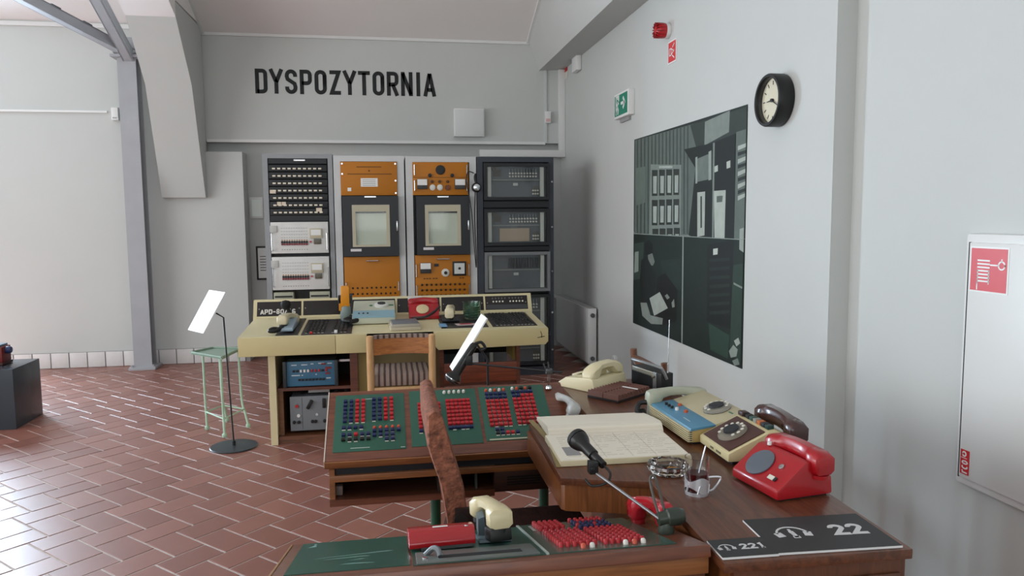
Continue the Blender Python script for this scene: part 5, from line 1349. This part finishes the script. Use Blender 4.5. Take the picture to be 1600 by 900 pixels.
P().box(NX0+.03, NX1-.024, 1.82, 1.835, .45, .66).obj('far_board', m_oak, t)
for x in (NX0+.03, NX1-.06): P().box(x, x+.03, 1.5, 1.8, 0, .22).obj('leg', m_dk, t)
P().box(NX0-.005, NX0, 0, .415, -.026, .001, b=.001).obj('edge_band', wood('8a6238', 'a87c4e', .4), sl_)
m_gn2 = mat('1c4d41', .3, var=.12, vs_=9, name='worn_green')
g1 = P().box(-.217, .034, .045, .405, 0, .002).obj('green_panel', m_gn2, sl_)
for (a, b, y_, s_) in ((-.17, .0, .19, .03), (-.15, -.05, .17, .01), (-.12, -.06, .13, .02), (-.11, -.04, .105, -.005), (-.20, -.18, .34, .04)): P().prism([(a, y_), (b, y_+s_), (b-.01, y_+s_+.005), (a+.02, y_+.006)], 'z', .002, .0024).obj('scratch', mat('6f9088', .6), g1)
g2 = P().box(.040, .318, .036, .412, 0, .002).obj('green_panel', m_gn2, sl_)
g3 = P().box(.324, .605, .036, .425, 0, .003).obj('green_panel', mat('3d564c', .22, var=.08, vs_=7), sl_)
P().box(.318, .324, .036, .425, 0, .004).obj('panel_strip', mat('a9b4ae', .3), sl_)
def rbtn(m): return P().lathe([(.0056, 0), (.0056, .008), (.0042, .011), (.0001, .0115)], 10).mesh('button', m)
rb1, rb2 = rbtn(m_rbt), rbtn(m_navy)
def nf(x0, x1, s0, s1, rows):
    nr, nc = len(rows), len(rows[0])
    for j, r in enumerate(rows):
        for i, ch in enumerate(r): put('button', rb1 if ch == 'r' else rb2, g3, (x0+(x1-x0)*i/(nc-1), s0+(s1-s0)*j/(nr-1), .003))
nf(.362, .418, .405, .315, ['rrrrr']*5)
nf(.362, .438, .265, .09, ['rrrrrr']*8)
nf(.458, .532, .41, .295, ['rrrrrr', 'nrrrrr', 'nnnnnn', 'rnnrnn', 'nnnnnn'])
nf(.462, .545, .26, .085, ['rrrrrrr']*8)
for (x, m_) in ((.405, b_lampr), (.425, b_lamp), (.50, b_lamp), (.52, b_lampr), (.54, b_lamp)): put('lamp', m_, g3, (x, .062, .003))
tg = P()
for k in range(5): tg.box(.345, .353, .33+k*.016, .334+k*.016, .003, .0034)
tg.obj('legend', m_white, g3)
# receiver plate with slot
pl_ = P().box(.048, .305, .035, .150, .002, .006, b=.001).obj('receiver_plate', mat('5c635f', .4), g2)
P().box(.094, .272, .064, .094, .006, .0066).obj('slot', mat('050505', .9), pl_)
P().tube([(.068, .11, .006), (.085, .105, .02), (.095, .09, .018), (.098, .075, .007)], .006, 8).obj('lever', mat('6a7073', .4, .3), pl_)
P().cyl((.066, .07, .006), (.066, .07, .009), .006, n=10).cyl((.07, .05, .006), (.07, .05, .009), .002, n=8).obj('screw', m_chrome, pl_)
# red receiver, cream receiver on it
def on_near(x, s, h=0): return (x, 1.45+s*math.cos(NA)+h*math.sin(NA), .80-s*math.sin(NA)+h*math.cos(NA))
t = thing('red_receiver', 'box shaped red receiver lying on the foreground console', 'receiver', on_near(.112, .215, .008))
p = P()
pr = [(-.034, 0), (-.036, .012), (-.024, .036), (-.012, .041), (.022, .041), (.034, .03), (.036, 0)]
p.prism(pr, 'x', -.078, .073, bev=.004); p.obj('body', mat('a3121c', .25, coat=.5), t, rot=(-NA, 0, R(2)))
P().box(-.022, .012, -.016, -.008, .0405, .0425).obj('name_strip', m_white, t, rot=(-NA, 0, R(2)))
P().lathe([(.004, 0), (.003, .002), (.0001, .0025)], 8).obj('screw', m_chrome, t, (.055, -.005, .041), (-NA, 0, 0))
P().box(-.05, .065, -.04, .03, -.004, .002).obj('cradle', mat('3c3f40', .5), t, rot=(-NA, 0, R(2)))
t = thing('cream_receiver', 'cream receiver with black underside standing end on in the foreground', 'receiver', on_near(.232, .255, .006))
P().box(-.035, .04, -.045, .05, -.002, .004).obj('cradle', mat('6b7a80', .25), t, rot=(-NA, 0, 0))
h_ = handset(t, .2, .028, .052, mat('cfc29c', .35), (.0, .02, .028), (0, R(12), R(98)), m_black)
P().box(-.026, .026, -.086, -.03, .004, .034, b=.006).obj('mouthpiece', m_black, t, rot=(-NA, 0, R(8)))
P().prism([(-.03, 0), (-.03, .04), (-.015, .045), (-.012, .0)], 'y', .02, .06).obj('cradle_horn', mat('59686e', .3), t)
t = thing('red_handset', 'glossy red arched handset on the right of the foreground console', 'receiver', on_near(.630, .262, .003))
handset(t, .19, .021, .060, mat('b3202c', .15, coat=.5), (0, 0, .004), (0, R(-14), R(-82)), mat('8f1820', .3))
t = thing('coiled_cord', 'black coiled telephone cord hanging under the desk leaf', 'cord', (.62, 1.86, .66))
p = P(); pts = []
for k in range(90):
    a = k*.7; r = .013; s = k/90; pts.append((-.03+s*.09+r*.3*math.cos(a), .0+r*math.cos(a), .02+r*math.sin(a)-.02*math.sin(s*PI)))
p.tube(pts, .0035, 6, sm=1); p.obj('coil', m_black, t)

# foreground microphone on a swing arm
cb = on_near(.630, .16, .014)
t = thing('swing_arm_microphone', 'black microphone on a chrome swing arm in front of the ledger', 'microphone', cb)
P().lathe([(.018, -.012), (.02, -.004), (.014, .014), (.0001, .014)], 16).obj('base', mat('3c443c', .4), t)
P().loft2([((-.02, 0, .022), .015), ((.0, 0, .024), .017), ((.003, 0, .024), .021), ((.03, .0, .026), .021), ((.035, 0, .026), .018), ((.042, 0, .026), .016)], 18).obj('swivel', mat('343b33', .35), t)
e = Vector((.507, 1.80, .853))-Vector(cb)
P().cyl((-.015, -.005, .022), tuple(e), .0036, n=10).obj('arm', mat('8d8f92', .35, .8), t)
a0, a1 = Vector((.494, 1.90, .906))-Vector(cb), Vector((.535, 1.80, .866))-Vector(cb); d = a1-a0
P().loft2([(a0-d*.10, .020), (a0-d*.07, .025), (a0+d*.06, .0275), (a0+d*.16, .024), (a0+d*.3, .0155), (a0+d*.5, .0150), (a0+d*.62, .0150), (a0+d*.64, .011), (a0+d*1.0, .0105), (a0+d*1.02, .006)], 18).obj('body', mat('131313', .4), t)
P().loft2([(a0-d*.115, .0255), (a0-d*.10, .0265), (a0-d*.02, .0282), (a0+d*.0, .0282)], 22).obj('head_grille', mat('1f1f1f', .7), t)
P().box(-.012, .012, -.014, .014, -.018, .014, b=.004).lathe([(.006, 0), (.006, .006), (.0001, .007)], 10, at=(-.004, -.014, -.002), M=MX).obj('clip', m_black, t, tuple(e+Vector((.0, .0, .012))))
P().tube([a1, a1+Vector((.012, -.02, -.015)), a1+Vector((.0, -.03, -.035)), a1+Vector((-.035, -.02, -.045)), e+Vector((-.02, 0, -.02))], .0032, 8).obj('cord', m_black, t)
P().tube([(-.015, -.005, .02), (-.022, .02, .06), (-.022, .05, .10), (-.012, .05, .108), (-.004, .04, .08), (.0, .01, .035)], .0032, 8).obj('cable_loop', mat('4a4640', .5), t)
